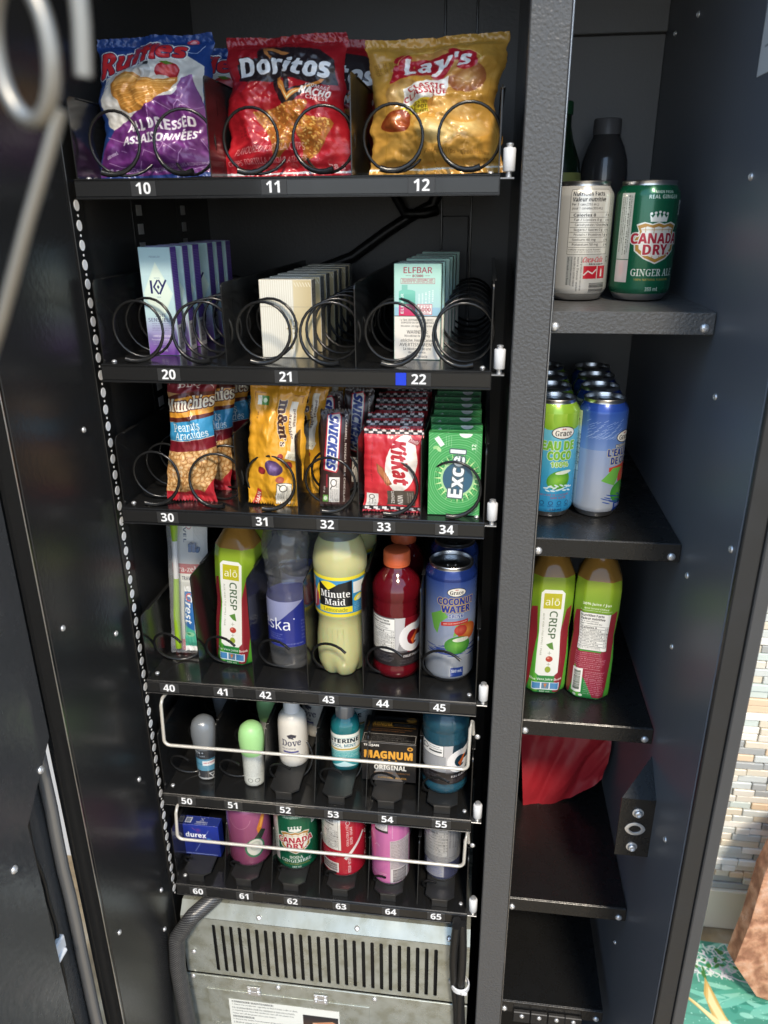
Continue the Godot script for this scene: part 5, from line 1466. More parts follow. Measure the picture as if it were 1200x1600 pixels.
	for side in [1.0, -1.0]:
		var pts := PackedVector3Array()
		for j in 40:
			var v := j / 39.0
			for i in 50:
				var u := i / 49.0
				var low := lerpf(-0.435, -0.412, clampf(u / 0.62, 0, 1)) + maxf(u - 0.62, 0.0) * 0.13
				var x := lerpf(0.503 + 0.024 * v, 0.661 - 0.012 * v * v, u)
				var z := -0.2 + 0.005 * sin(u * 3.4 + v * 2.0) + 0.012 * noise.get_noise_2d(u * 1.2 + v, v * 0.9) + 0.02 * absf(ridge.get_noise_2d(u * 1.1 + v * 1.3, v * 0.7 - u * 0.6))
				pts.append(Vector3(x, lerpf(-0.137, low, v), z + side * 0.0006))
		g.sheet(pts, 50, 40, side > 0.0)
	tag(part(g, "red_sheet", M.red_plastic, self), "crumpled red plastic sheet hanging under the third shelf on the right", "plastic sheet")


# ---------------------------------------------------------------- the machine and its trays
func screw_mesh(r: float, m: Material) -> ArrayMesh:               # a domed head with a cross, facing +z
	var g := G.new()
	g.xf = Transform3D(Basis(Vector3.RIGHT, PI / 2), Vector3.ZERO)
	g.lathe([Vector2(r, 0), Vector2(r, r * 0.2), Vector2(r * 0.85, r * 0.42), Vector2(r * 0.5, r * 0.6), Vector2(0, r * 0.66)], 16)
	g.xf = Transform3D()
	g.box(Vector3(0, 0, r * 0.6), Vector3(r * 1.0, r * 0.22, r * 0.2), 0.0)
	g.box(Vector3(0, 0, r * 0.61), Vector3(r * 0.22, r * 1.0, r * 0.2), 0.0)
	return g.mesh(m)


func coil(cx: float, cy: float, r: float, start: float, pitch: float, length: float, hand: float, wire := 0.0021, tip := true) -> G:
	var first := minf(pitch, 0.026) if tip else pitch
	var g := G.new()
	var p := PackedVector3Array()
	var sq := []
	var turns := length / pitch
	var cnt := int(turns * 26)
	for i in cnt + 1:
		var a := TAU * i / 26.0
		var w := start + a
		p.append(Vector3(cx + hand * cos(w) * r, cy + sin(w) * r, -0.006 - (minf(a / TAU, 1.0) * first + maxf(a / TAU - 1.0, 0.0) * pitch)))
		sq.append((2.1 - 0.14 * i if i < 8 else 1.0) if tip else 1.0)
	g.tube(p, wire, 7, false, sq)
	return g


func rounded(w: float, h: float, r: float, cut := 0.0) -> PackedVector2Array:   # a divider's side view: x back, y up, front top corner rounded
	var p := PackedVector2Array([Vector2(0, 0), Vector2(w, 0), Vector2(w, h)])
	for i in 6:
		var a := PI / 2 + PI / 2 * i / 5.0
		p.append(Vector2(r + cut + cos(a) * r, h - r + sin(a) * r))
	return p


func tray(i: int, label: String, walls: float, sides: float, divs: Array, nums: Array, xs: Array, coils: Array, pitches: Array, rail := false, rests := []) -> void:
	var o := thing("vending_tray", label, "tray", Vector3(0, ROW[i], 0), 0.0, "trays of the vending machine")
	var g := G.new()
	g.box(Vector3(W / 2, -0.0012, -0.214), Vector3(W, 0.002, 0.424), 0.0003)
	part(g, "tray_floor", M.black_gloss, o)
	# price rail with its rolled upper edge and clear cover
	g = G.new()
	g.box(Vector3(W / 2, -0.0108, -0.0008), Vector3(W + 0.002, 0.0182, 0.0024), 0.0005)
	g.box(Vector3(W / 2, -0.001, -0.0035), Vector3(W + 0.002, 0.0022, 0.0085), 0.0008)
	g.box(Vector3(W / 2, -0.0194, 0.0006), Vector3(W + 0.002, 0.0016, 0.0042), 0.0005)
	part(g, "price_rail", M.black_edge, o)
	g = G.new()
	g.box(Vector3(W / 2, -0.0101, 0.0009), Vector3(W, 0.0142, 0.0008), 0.0003)
	part(g, "rail_strip", M.rail_strip, o)
	if i == 1:
		g = G.new()
		g.box(Vector3(0.3435, -0.0101, 0.0015), Vector3(0.0115, 0.0136, 0.0004), 0.0001)
		part(g, "blue_tab", M.blue_tab, o)  # small blue rectangle set on the rail strip
	for n in nums.size():
		g = G.new()
		g.box(Vector3(0, 0, 0), Vector3(0.0265, 0.0142, 0.0006), 0.0002)
		var pl := part(g, "number_plate", M.plate, o, Vector3(xs[n], -0.0101, 0.0018))
		var tm := TextMesh.new()
		var f := SystemFont.new()
		f.font_names = PackedStringArray(["Droid Sans"])
		f.font_weight = 700
		tm.font = f
		tm.text = nums[n]
		tm.font_size = 48
		tm.pixel_size = 0.0116 / 35.0
		tm.depth = 0.0002
		tm.material = M.white_print
		var d := inst(tm, "number", pl, Vector3(0, 0.0001, 0.0005))
		d.scale = Vector3(0.98, 0.95, 1)
	# sides, dividers
	var m := Transform3D(Basis(Vector3(0, 0, -1), Vector3.UP, Vector3.RIGHT), Vector3.ZERO)
	for s in [0, 1]:
		g = G.new()
		g.xf = m
		g.prism(rounded(0.42, sides, 0.008), 0.0014)
		g.xf = Transform3D()
		g.box(Vector3(0.0, sides - 0.0008, -0.22), Vector3(0.005, 0.0014, 0.4), 0.0004)
		part(g, "side_wall", M.black_gloss, o, Vector3(0.0014 if s == 0 else W, 0, -0.005))
	for x in divs:
		g = G.new()
		g.xf = m
		g.prism(rounded(0.41, walls, 0.006, 0.0 if i < 4 else 0.03), 0.0012)
		g.xf = Transform3D()
		g.box(Vector3(-0.0006, walls - 0.0006, -0.22), Vector3(0.0045, 0.0012, 0.36), 0.0004)
		g.box(Vector3(-0.001, walls * 0.72, -0.034), Vector3(0.002, 0.016, 0.002), 0.0004)
		part(g, "divider", M.black_gloss, o, Vector3(x, 0, -0.007))
	var made := {}
	for c in coils:                                                # [x, hand, start angle, radius, centre height, pitch]
		var key := str(c.slice(1))
		if not made.has(key):
			made[key] = coil(0, c[4], c[3], deg_to_rad(c[2]), c[5], 0.4, c[1], 0.0016 if i < 3 else 0.0018, i < 3).mesh(M.wire)
		inst(made[key], "spiral_coil", o, Vector3(c[0], 0, 0))
	for x in rests:                                                # black rest under the goods, with a notched front
		g = G.new()
		g.box(Vector3(0, 0.0138, -0.088), Vector3(0.042, 0.003, 0.14), 0.0008)
		g.xf = Transform3D(Basis(Vector3.RIGHT, -PI / 2), Vector3(0, 0.0153, 0))
		g.prism(PackedVector2Array([Vector2(-0.021, 0.019), Vector2(-0.021, 0.014), Vector2(-0.012, 0.007), Vector2(0.012, 0.007), Vector2(0.021, 0.014), Vector2(0.021, 0.019)]), 0.0028)
		g.xf = Transform3D()
		g.box(Vector3(0, 0.0068, -0.0078), Vector3(0.0232, 0.0135, 0.002), 0.0006)
		g.box(Vector3(0, 0.006, -0.08), Vector3(0.012, 0.012, 0.12), 0.0006)
		part(g, "goods_rest", M.black_satin, o, Vector3(x, 0, 0))
	# roller at the right, on its bracket and pin
	g = G.new()
	g.lathe([Vector2(0, 0), Vector2(0.0052, 0), Vector2(0.006, 0.0008), Vector2(0.006, 0.0205), Vector2(0.0052, 0.0213), Vector2(0, 0.0213)], 24)
	var ro := part(g, "roller", M.white_plastic, o, Vector3(0.4488, 0.0015, -0.006))
	g = G.new()
	g.lathe([Vector2(0, -0.0055), Vector2(0.0028, -0.0055), Vector2(0.0028, 0.0225), Vector2(0.0038, 0.0235), Vector2(0.0036, 0.025), Vector2(0, 0.0258)], 16)
	part(g, "pin", M.steel, ro)
	g = G.new()
	g.box(Vector3(0.4475, -0.0045, -0.006), Vector3(0.014, 0.0016, 0.012), 0.0004)
	part(g, "roller_bracket", M.steel_dull, o)
	for q in [[0.008, 0.0006], [W - 0.009, 0.0006]]:
		var s := inst(M.screw_small, "screw", o, Vector3(q[0], q[1] - 0.0004, -0.016))
		s.rotation_degrees.x = -90
	if rail:
		g = G.new()
		var p := PackedVector3Array()
		var top := 0.164 if i == 4 else 0.152
		var low := 0.094 if i == 4 else 0.1
		var rr := 0.0085
		p.append(Vector3(0.02, top - 0.004, -0.04)); p.append(Vector3(0.02, top, -0.02)); p.append(Vector3(0.02, top + 0.002, 0.004)); p.append(Vector3(0.02, top - 0.004, 0.01))
		for k in 7:
			var a := PI + PI / 2 * k / 6.0
			p.append(Vector3(0.0175 + rr + cos(a) * rr, low + rr + sin(a) * rr, 0.01))
		for k in 7:
			var a := -PI / 2 + PI / 2 * k / 6.0
			p.append(Vector3(0.433 - rr + cos(a) * rr, low + rr + sin(a) * rr, 0.01))
		p.append(Vector3(0.434, top - 0.004, 0.01)); p.append(Vector3(0.436, top + 0.002, 0.004)); p.append(Vector3(0.437, top - 0.006, -0.006)); p.append(Vector3(0.4385, top - 0.03, -0.012))
		g.tube(p, 0.0023, 10)
		part(g, "guard_rail", M.rod, o)
		inst(M.screw_head, "rail_pivot", o, Vector3(0.444, top - 0.032, -0.01))


func hole_disc(m: Material, rx: float, ry: float) -> ArrayMesh:
	var g := G.new()
	var p := PackedVector2Array()
	for i in 16: p.append(Vector2(cos(TAU * i / 16.0) * rx, sin(TAU * i / 16.0) * ry))
	g.prism(p, 0.0004)
	return g.mesh(m)


func slab(o: Node, called: String, a: Vector3, b: Vector3, m: Material, bev := 0.001) -> MeshInstance3D:
	var g := G.new()
	g.box((a + b) * 0.5 + Vector3(0, -FLOOR, 0), (b - a).abs(), bev)
	return part(g, called, m, o)


func build_machine() -> void:
	var o := thing("vending_machine", "open black metal vending machine cabinet around the trays and shelves", "vending machine", Vector3(0, FLOOR, 0))
	var up := -FLOOR
	var hi := 0.86
	var lo := -0.93
	slab(o, "back_panel", Vector3(-0.044, lo, -0.45), Vector3(0.695, hi, BACK), M.black_back)
	slab(o, "left_wall", Vector3(-0.044, lo, BACK), Vector3(-0.014, hi, 0.166), M.black_wall)
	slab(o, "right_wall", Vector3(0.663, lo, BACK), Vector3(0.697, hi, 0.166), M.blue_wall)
	slab(o, "top_panel", Vector3(-0.044, hi, -0.45), Vector3(0.697, hi + 0.03, 0.17), M.black_wall)
	slab(o, "bottom_panel", Vector3(-0.044, lo - 0.018, -0.45), Vector3(0.697, lo, 0.17), M.black_wall)
	slab(o, "divider_panel", Vector3(0.4615, lo, BACK), Vector3(0.4968, hi, -0.012), M.black_gloss)
	var g := G.new()
	g.box(Vector3(0.4792, (hi + lo) / 2 + up, 0.0), Vector3(0.0372, hi - lo, 0.024), 0.0012)
	part(g, "divider_post", M.powder, o)
	g = G.new()
	g.box(Vector3(0.4984, (hi + lo) / 2 + up, 0.0108), Vector3(0.0022, hi - lo, 0.005), 0.0009)
	part(g, "post_edge_glint", M.steel_bright, o)  # bright strip standing for the glint along the edge of the post
	# front frame strips
	slab(o, "frame_strip", Vector3(0.6635, lo, 0.166), Vector3(0.6815, hi, 0.173), M.frame_dark, 0.0012)
	slab(o, "frame_flange", Vector3(0.6822, lo, 0.16), Vector3(0.695, hi, 0.1755), M.frame_grey, 0.0012)
	slab(o, "frame_strip", Vector3(-0.034, lo, 0.166), Vector3(-0.0142, hi, 0.171), M.black_gloss, 0.0008)
	slab(o, "frame_edge", Vector3(-0.0146, lo, 0.1702), Vector3(-0.0136, hi, 0.1718), M.steel_bright, 0.0003)
	# seams and boxes at the back
	slab(o, "glare_panel", Vector3(0.4972, lo, BACK), Vector3(0.6629, 0.716, BACK + 0.002), M.grey_back)  # added panel, paler than the back wall to carry the brightness there
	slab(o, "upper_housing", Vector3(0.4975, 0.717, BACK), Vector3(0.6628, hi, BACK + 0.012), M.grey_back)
	for x in [0.357, 0.402]: slab(o, "back_rib", Vector3(x, lo, BACK), Vector3(x + 0.003, hi, BACK + 0.004), M.black_gloss, 0.0008)
	slab(o, "back_cover", Vector3(0.36, -0.9, BACK), Vector3(0.4, 0.484, BACK + 0.006), M.black_back)
	slab(o, "lower_cover", Vector3(0.4975, -0.6, BACK), Vector3(0.556, -0.44, BACK + 0.05), M.black_wall)
	# perforated uprights along the left wall: round holes in front, square slots behind
	var turn := Basis(Vector3(0, 0, -1), Vector3.UP, Vector3.RIGHT)
	var st: MeshInstance3D = slab(o, "slot_strip", Vector3(-0.0142, lo, -0.034), Vector3(-0.0122, 0.58, -0.006), M.black_gloss, 0.0006)
	var hole := hole_disc(M.hole_white, 0.0056, 0.0058)
	var dot := hole_disc(M.hole_white, 0.0014, 0.0014)
	for i in 49:
		var y := 0.5 - i * 0.0205
		var h := inst(hole, "slot_hole", st, Vector3(-0.0119, y + up, -0.019 + 0.0001 * i))
		h.basis = turn
		h = inst(dot, "pin_hole", st, Vector3(-0.0119, y + up - 0.0103, -0.019 + 0.0001 * i))
		h.basis = turn
	g = G.new()
	g.box(Vector3.ZERO, Vector3(0.0006, 0.0125, 0.0155), 0.0001)
	var slot := g.mesh(M.hole_grey)
	for z in [-0.177, -0.327]:
		st = slab(o, "slot_strip", Vector3(-0.0142, lo, z - 0.02), Vector3(-0.013, 0.58, z + 0.02), M.black_gloss, 0.0004)
		for i in 22: inst(slot, "slot_hole", st, Vector3(-0.0127, 0.54 - i * 0.0225 + up, z))
	# rivets of the walls
	for q in [[0.264, 0.035], [-0.001, 0.035], [0.069, 0.142], [-0.231, 0.035], [-0.449, 0.022], [-0.39, 0.143], [-0.52, 0.03], [0.56, 0.14], [0.58, 0.02]]:
		var r := inst(M.screw_head, "rivet", o, Vector3(-0.0141, q[0] + up, q[1]))
		r.rotation_degrees.y = 90
	for q in [[0.701, -0.253], [0.704, -0.373], [0.518, 0.038], [0.317, 0.034], [0.203, 0.151], [0.118, 0.033], [0.018, 0.017], [-0.186, 0.105], [-0.53, -0.04], [-0.66, 0.03]]:
		var r := inst(M.screw_head, "rivet", o, Vector3(0.6631, q[0] + up, q[1]))
		r.rotation_degrees.y = -90
	# shelves of the right hand compartment
	for i in 5:
		var y: float = SHELF[i]
		var wide := 0.6615 if i < 4 else 0.65
		g = G.new()
		g.box(Vector3((0.498 + wide) / 2, y + up - 0.0008, -0.2205), Vector3(wide - 0.498, 0.0016, 0.437), 0.0004)
		g.box(Vector3((0.498 + wide) / 2, y + up - 0.0112, -0.0009), Vector3(wide - 0.498, 0.0222, 0.0018), 0.0006)
		var sh := part(g, "shelf", M.powder if i == 0 else M.black_shelf, o)
		for x in [0.5035, wide - 0.0095]:
			inst(M.screw_big, "screw", sh, Vector3(x, y + up - 0.0155, 0.0001))
	for x in [0.53, 0.556, 0.582, 0.607]: inst(M.screw_head, "screw", slab(o, "hinge_leaf", Vector3(x - 0.0128, -0.664, 0.001), Vector3(x + 0.0124, -0.642, 0.007), M.black_satin), Vector3(x, -0.649 + up, 0.0071))
	# lock bracket on the right wall
	g = G.new()
	g.xf = Transform3D(Basis(), Vector3(0, up, 0.05))
	g.prism(PackedVector2Array([Vector2(0.622, -0.27), Vector2(0.6629, -0.27), Vector2(0.6629, -0.18), Vector2(0.622, -0.18)]), 0.002)
	g.xf = Transform3D(Basis(), Vector3(0, up, 0))
	for z in [0.0]:
		var a := Vector3(0.622, -0.18, 0.0498); var b := Vector3(0.6629, -0.18, 0.0498); var d := Vector3(0.6629, -0.15, 0.004)
		var nn := (b - a).cross(d - a).normalized()
		if nn.y < 0: nn = -nn
		g.tri(a, b, d, nn, nn, nn)
		var e := Vector3(0.622, -0.27, 0.048)
		var f := Vector3(0.6629, -0.27, 0.004)
		g.quad(a, d, f, e, Vector3(-1, 0, -1))
	var br := part(g, "lock_bracket", M.black_shelf, o)
	for q in [[0.6435, -0.2005], [0.6415, -0.2545]]:
		g = G.new()
		g.xf = Transform3D(Basis(Vector3.RIGHT, PI / 2), Vector3.ZERO)
		g.lathe([Vector2(0.0068, 0), Vector2(0.0068, 0.001), Vector2(0.005, 0.0013), Vector2(0.005, 0.0035), Vector2(0.004, 0.005), Vector2(0.0028, 0.0052), Vector2(0.0026, 0.0035), Vector2(0, 0.0035)], 24)
		part(g, "bolt", M.steel, br, Vector3(q[0], q[1] + up, 0.0502))
	g = G.new()
	g.xf = Transform3D(Basis(Vector3.RIGHT, PI / 2), Vector3.ZERO)
	g.lathe([Vector2(0.0125, 0), Vector2(0.0125, 0.0006), Vector2(0.0095, 0.0014), Vector2(0.0078, 0.0012), Vector2(0.0062, -0.003), Vector2(0, -0.003)], 32, func(w, _y): return 1.0 - 0.22 * absf(cos(w)))
	part(g, "lock_socket", M.steel, br, Vector3(0.6425, -0.226 + up, 0.0502))
	# printed sheet on the right wall
	g = G.new()
	g.box(Vector3.ZERO, Vector3(0.0004, 0.13, 0.11), 0.0, Rect2(0, 0, 1, 1), Rect2(0, 0, 1, 1))
	part(g, "notice_sheet", printed("sheet_print", t_sheet(), 0.6), o, Vector3(0.6626, 0.665 + up, 0.065))
	# the opened door at the left
	var door: MeshInstance3D = slab(o, "door", Vector3(-0.1, lo + 0.02, 0.176), Vector3(-0.05, hi, 0.86), M.door, 0.003)
	g = G.new()
	g.xf = Transform3D(turn, Vector3(-0.0325, up, 0))
	g.prism(PackedVector2Array([Vector2(-0.855, -0.91), Vector2(-0.238, -0.91), Vector2(-0.24, -0.118), Vector2(-0.176, -0.052), Vector2(-0.176, 0.85), Vector2(-0.855, 0.85)]), 0.0025)
	var pa := part(g, "door_panel", M.door, door)
	g = G.new()
	var pp := PackedVector3Array()
	for i in 20: pp.append(Vector3(-0.042 + 0.0006 * sin(i * 1.3), -0.055 - i * 0.045 + up, 0.186 + 0.0006 * sin(i * 2.1)))
	g.tube(pp, 0.0075, 10)
	part(g, "edge_channel", M.channel, door)
	for e in 2:
		g = G.new()
		pp = PackedVector3Array()
		for i in 40: pp.append(Vector3(-0.043 + 0.002 * e, -0.07 - i * 0.022 + up, 0.224 + 0.012 * e + 0.004 * sin(i * 0.5 + e * 2.0) + 0.0015 * sin(i * 1.7 + e)))
		g.tube(pp, 0.0026 - 0.0006 * e, 8)
		part(g, "wire", M.cable, door)
	g = G.new()
	g.box(Vector3(-0.041, -0.318 + up, 0.226), Vector3(0.008, 0.02, 0.022), 0.002)
	g.box(Vector3(-0.037, -0.326 + up, 0.233), Vector3(0.008, 0.006, 0.026), 0.002)
	part(g, "wire_clip", M.white_plastic, door)
	for q in [[-0.144, 0.274], [-0.076, 0.2015], [0.1, 0.3], [0.3, 0.26]]:
		var r := inst(M.screw_big, "rivet", door, Vector3(-0.0324, q[0] + up, q[1]))
		r.rotation_degrees.y = 90


func dual(x: float, w: float, r: float, h: float, p: float) -> Array:
	return [[x + w * 0.27, 1.0, -112.0, r, h, p], [x + w * 0.79, -1.0, -112.0, r, h, p]]


func build_trays() -> void:
	var third := W / 3.0
	var six := W / 6.0
	tray(0, "top tray with the chip bags, numbered 10 to 12", 0.093, 0.078, [third, third * 2], ["10", "11", "12"], [0.075, 0.214, 0.364], dual(0, third, 0.0305, 0.0345, 0.115) + dual(third, third, 0.0305, 0.0345, 0.115) + dual(third * 2, third, 0.0305, 0.0345, 0.115), [])
	tray(1, "second tray from the top with rows of boxes, numbered 20 to 22", 0.089, 0.092, [third, third * 2], ["20", "21", "22"], [0.08, 0.216, 0.363], dual(0, third, 0.0325, 0.0355, 0.036) + dual(third, third, 0.0325, 0.0355, 0.0425) + dual(third * 2, third, 0.0325, 0.0355, 0.055), [])
	var c := [0, 1, 2, 3].map(func(i): return [third + six * (i + 0.5), 1.0, -105.0, 0.0315, 0.0345, 0.038])
	tray(2, "third tray from the top with nuts, sweets and gum, numbered 30 to 34", 0.095, 0.088, [third, third + six, third + six * 2, third + six * 3], ["30", "31", "32", "33", "34"], [0.058, 0.177, 0.256, 0.324, 0.397], dual(0, third, 0.0315, 0.0345, 0.042) + c, [])
	var dv := [1, 2, 3, 4, 5].map(func(i): return six * i + 0.001)
	c = [0, 1, 2, 3, 4, 5].map(func(i): return [six * (i + 0.5) - 0.004, 1.0, 52.0, 0.031, 0.033, 0.075])
	tray(3, "fourth tray from the top with tall bottles, numbered 40 to 45", 0.155, 0.094, dv, ["40", "41", "42", "43", "44", "45"], [0.031, 0.106, 0.164, 0.249, 0.32, 0.394], c, [])
	c = [0, 1, 2, 3, 4, 5].map(func(i): return [six * (i + 0.5) - 0.004, 1.0, 70.0, 0.0275, 0.0305, 0.07])
	tray(4, "fifth tray with toiletries behind an upper guard rail, numbered 50 to 55", 0.098, 0.1, dv, ["50", "51", "52", "53", "54", "55"], [0.035, 0.104, 0.18, 0.249, 0.325, 0.4], c, [], true, [0.176, 0.252, 0.322, 0.4])
	c = [0, 1, 2, 3, 4, 5].map(func(i): return [six * (i + 0.5) - 0.006, 1.0, 98.0, 0.023, 0.0245, 0.075])
	tray(5, "lowest tray with a blue box and cans, numbered 60 to 65", 0.09, 0.1, dv, ["60", "61", "62", "63", "64", "65"], [0.034, 0.107, 0.181, 0.255, 0.329, 0.396], c, [], true, [0.03, 0.104, 0.177, 0.252, 0.324, 0.4])


# ---------------------------------------------------------------- the grey cooling unit below, and its cables
func build_unit() -> void:
	var o := thing("cooling_unit", "grey galvanised cooling unit with a slotted grille under the lowest tray", "cooling unit", Vector3(0.222, -0.93, -0.17))
	var off := -o.position
	var g := G.new()
	g.box(Vector3(0.222, -0.72, -0.18) + off, Vector3(0.446, 0.41, 0.34), 0.001)
	part(g, "casing", M.dark_inside, o)
	g = G.new()
	g.xf = Transform3D(Basis(Vector3.RIGHT, -PI / 2), Vector3(0, -0.505, 0) + off)
	g.prism(PackedVector2Array([Vector2(-0.001, 0.014), Vector2(0.447, 0.014), Vector2(0.447, 0.34), Vector2(-0.001, 0.34)]), 0.0012)
	g.xf = Transform3D(Basis(), off)
	g.quad(Vector3(-0.001, -0.505, -0.0142), Vector3(0.447, -0.505, -0.0142), Vector3(0.447, -0.524, 0.0008), Vector3(-0.001, -0.524, 0.0008), Vector3(0, 1, 1))
	part(g, "top_cover", M.zinc, o)
	# slotted grille
	g = G.new()
	g.xf = Transform3D(Basis(), Vector3(0, 0, 0.001) + off)
	var pitch := 0.01385
	for i in 26: g.holed(Vector2(0.051 + i * pitch, -0.5865), Vector2(pitch, 0.116), 0.0029, 0.0505, 0.0012)
	var l := 0.051 - pitch / 2
	var r := 0.051 + 25.5 * pitch
	g.quad(Vector3(-0.001, -0.5245, 0), Vector3(0.447, -0.5245, 0), Vector3(0.447, -0.5285, 0), Vector3(-0.001, -0.5285, 0), Vector3.BACK)
	g.quad(Vector3(-0.001, -0.5285, 0), Vector3(l, -0.5285, 0), Vector3(l, -0.6445, 0), Vector3(-0.001, -0.6445, 0), Vector3.BACK)
	g.quad(Vector3(r, -0.5285, 0), Vector3(0.447, -0.5285, 0), Vector3(0.447, -0.6445, 0), Vector3(r, -0.6445, 0), Vector3.BACK)
	var gr := part(g, "slotted_grille", M.zinc, o)
	g = G.new()
	g.box(Vector3(0.222, -0.788, 0.002) + off, Vector3(0.45, 0.281, 0.003), 0.0008)
	part(g, "lower_panel", M.zinc, o)
	g = G.new()
	g.box(Vector3(0.162, -0.795, 0.0042) + off, Vector3(0.266, 0.24, 0.0014), 0.0005)
	var hatch := part(g, "hatch", M.zinc, o)
	for x in [0.108, 0.217]:
		g = G.new()
		for s in [-1.0, 1.0]:
			g.box(Vector3(0, 0.0052 * s, 0), Vector3(0.022, 0.0085, 0.0012), 0.0004)
			g.box(Vector3(s * 0.0075, 0, 0.0008), Vector3(0.006, 0.004, 0.003), 0.0012)
			for e in [-1.0, 1.0]: g.box(Vector3(0.0075 * e, 0.0055 * s, 0.001), Vector3(0.0034, 0.0034, 0.0014), 0.0008)
		part(g, "hinge", M.steel, hatch, Vector3(x, -0.6685, 0.0058) + off)
	g = G.new()
	g.box(Vector3.ZERO, Vector3(0.182, 0.08, 0.0004), 0.0)
	part(g, "warning_label", printed("notice_print", t_notice(), 0.45), hatch, Vector3(0.155, -0.733, 0.0053) + off)
	for q in [[0.014, -0.598], [0.008, -0.6515], [0.148, -0.6555], [0.303, -0.6555], [0.421, -0.598]]: inst(M.screw_steel, "screw", gr, Vector3(q[0], q[1], 0.0022 if q[1] > -0.65 else 0.0038) + off)
	for q in [[0.124, -0.517], [0.277, -0.517], [0.416, -0.517]]:
		var s := inst(M.screw_steel, "screw", o, Vector3(q[0], q[1], -0.0045) + off)
		s.rotation_degrees.x = -52
	# braided sleeve on the left
	g = G.new()
	var p := PackedVector3Array()
	var c := Curve3D.new()
	for q in [Vector3(0.07, -0.495, -0.08), Vector3(0.052, -0.494, -0.012), Vector3(0.026, -0.506, 0.014), Vector3(0.0, -0.545, 0.024), Vector3(-0.002, -0.6, 0.03), Vector3(0.003, -0.7, 0.034), Vector3(0.006, -0.8, 0.034), Vector3(0.004, -0.92, 0.03)]: c.add_point(q, Vector3.ZERO, Vector3.ZERO)
	for i in c.point_count:
		var d := (c.get_point_position(mini(i + 1, c.point_count - 1)) - c.get_point_position(maxi(i - 1, 0))) * 0.2
		c.set_point_in(i, -d)
		c.set_point_out(i, d)
	for i in 70: p.append(c.sample_baked(c.get_baked_length() * i / 69.0))
	g.tube(p, 0.0122, 18)
	tag(part(g, "braided_cable", M.braid, self), "thick grey braided cable sleeve curving down left of the cooling unit", "cable")
	# black bundle on the right, tied with a clip
	var bundle := thing("cable_bundle", "black cable bundle with a white tie hanging right of the cooling unit", "cable", Vector3(0.431, -0.93, 0.02))
	for e in 3:
		g = G.new()
		p = PackedVector3Array()
		for i in 30:
			var y := -0.455 - i * 0.0162
			var sp := 0.0055 + 0.002 * sin(i * 0.4)
			p.append(Vector3(0.429 + 0.010 * smoothstep(0.0, 20.0, i) + cos(e * 2.1 + i * 0.12) * sp, y, 0.02 + sin(e * 2.1 + i * 0.12) * sp) - bundle.position)
		g.tube(p, 0.0062, 10)
		part(g, "cable", M.cable, bundle)
	g = G.new()
	g.lathe([Vector2(0.0118, 0), Vector2(0.0138, 0.001), Vector2(0.0138, 0.008), Vector2(0.0118, 0.009)], 24)
	g.box(Vector3(0.006, 0.0045, 0.0135), Vector3(0.009, 0.006, 0.004), 0.001)
	part(g, "tie", M.white_plastic, bundle, Vector3(0.435, -0.583, 0.02) - bundle.position)
	# loose harness behind the second tray
	g = G.new()
	p = PackedVector3Array()
	for q in [Vector3(0.15, 0.40, -0.42), Vector3(0.22, 0.425, -0.425), Vector3(0.275, 0.462, -0.425), Vector3(0.31, 0.483, -0.425), Vector3(0.345, 0.5, -0.425), Vector3(0.37, 0.56, -0.425)]: p.append(q)
	g.tube(p, 0.0085, 10)
	p = PackedVector3Array([Vector3(0.285, 0.56, -0.425), Vector3(0.287, 0.515, -0.42), Vector3(0.305, 0.487, -0.415), Vector3(0.335, 0.488, -0.41), Vector3(0.352, 0.492, -0.42)])
	g.tube(p, 0.0075, 10)
	tag(part(g, "wiring_harness", M.cable, self), "black wiring running across the back wall above the second tray", "cable")


func build_foreground() -> void:
	# blurred steel stay close to the lens: a long eye on a rod, and the rod's returning end
	var o := thing("door_stay", "blurred bright steel rod with a long loop, close to the lens at top left", "rod", Vector3(0.25, 0.4, 0.6))
	var g := G.new()
	var p := PackedVector3Array()
	for i in 32:
		var a := TAU * i / 32.0
		p.append(Vector3(0.3085 + 0.0094 * cos(a), 0.5318 + 0.0165 * sin(a), 0.6 + 0.003 * cos(a)) - o.position)
	g.tube(p, 0.0023, 12, true)
	part(g, "loop", M.stay_steel, o)
	g = G.new()
	g.tube(PackedVector3Array([Vector3(0.3165, 0.518, 0.6) - o.position, Vector3(0.3111, 0.5074, 0.6) - o.position, Vector3(0.3023, 0.491, 0.6) - o.position, Vector3(0.2889, 0.4643, 0.6) - o.position, Vector3(0.2254, 0.347, 0.6) - o.position, Vector3(-0.034, -0.134, 0.6) - o.position]), 0.0019, 12)
	part(g, "rod", M.stay_steel, o)
	g = G.new()
	g.tube(PackedVector3Array([Vector3(0.3244, 0.5255, 0.6) - o.position, Vector3(0.3257, 0.5371, 0.6) - o.position, Vector3(0.3264, 0.553, 0.6) - o.position, Vector3(0.322, 0.566, 0.6) - o.position, Vector3(0.312, 0.566, 0.6) - o.position, Vector3(0.3088, 0.549, 0.6) - o.position]), 0.0023, 12)
	part(g, "hooked_end", M.stay_steel, o)


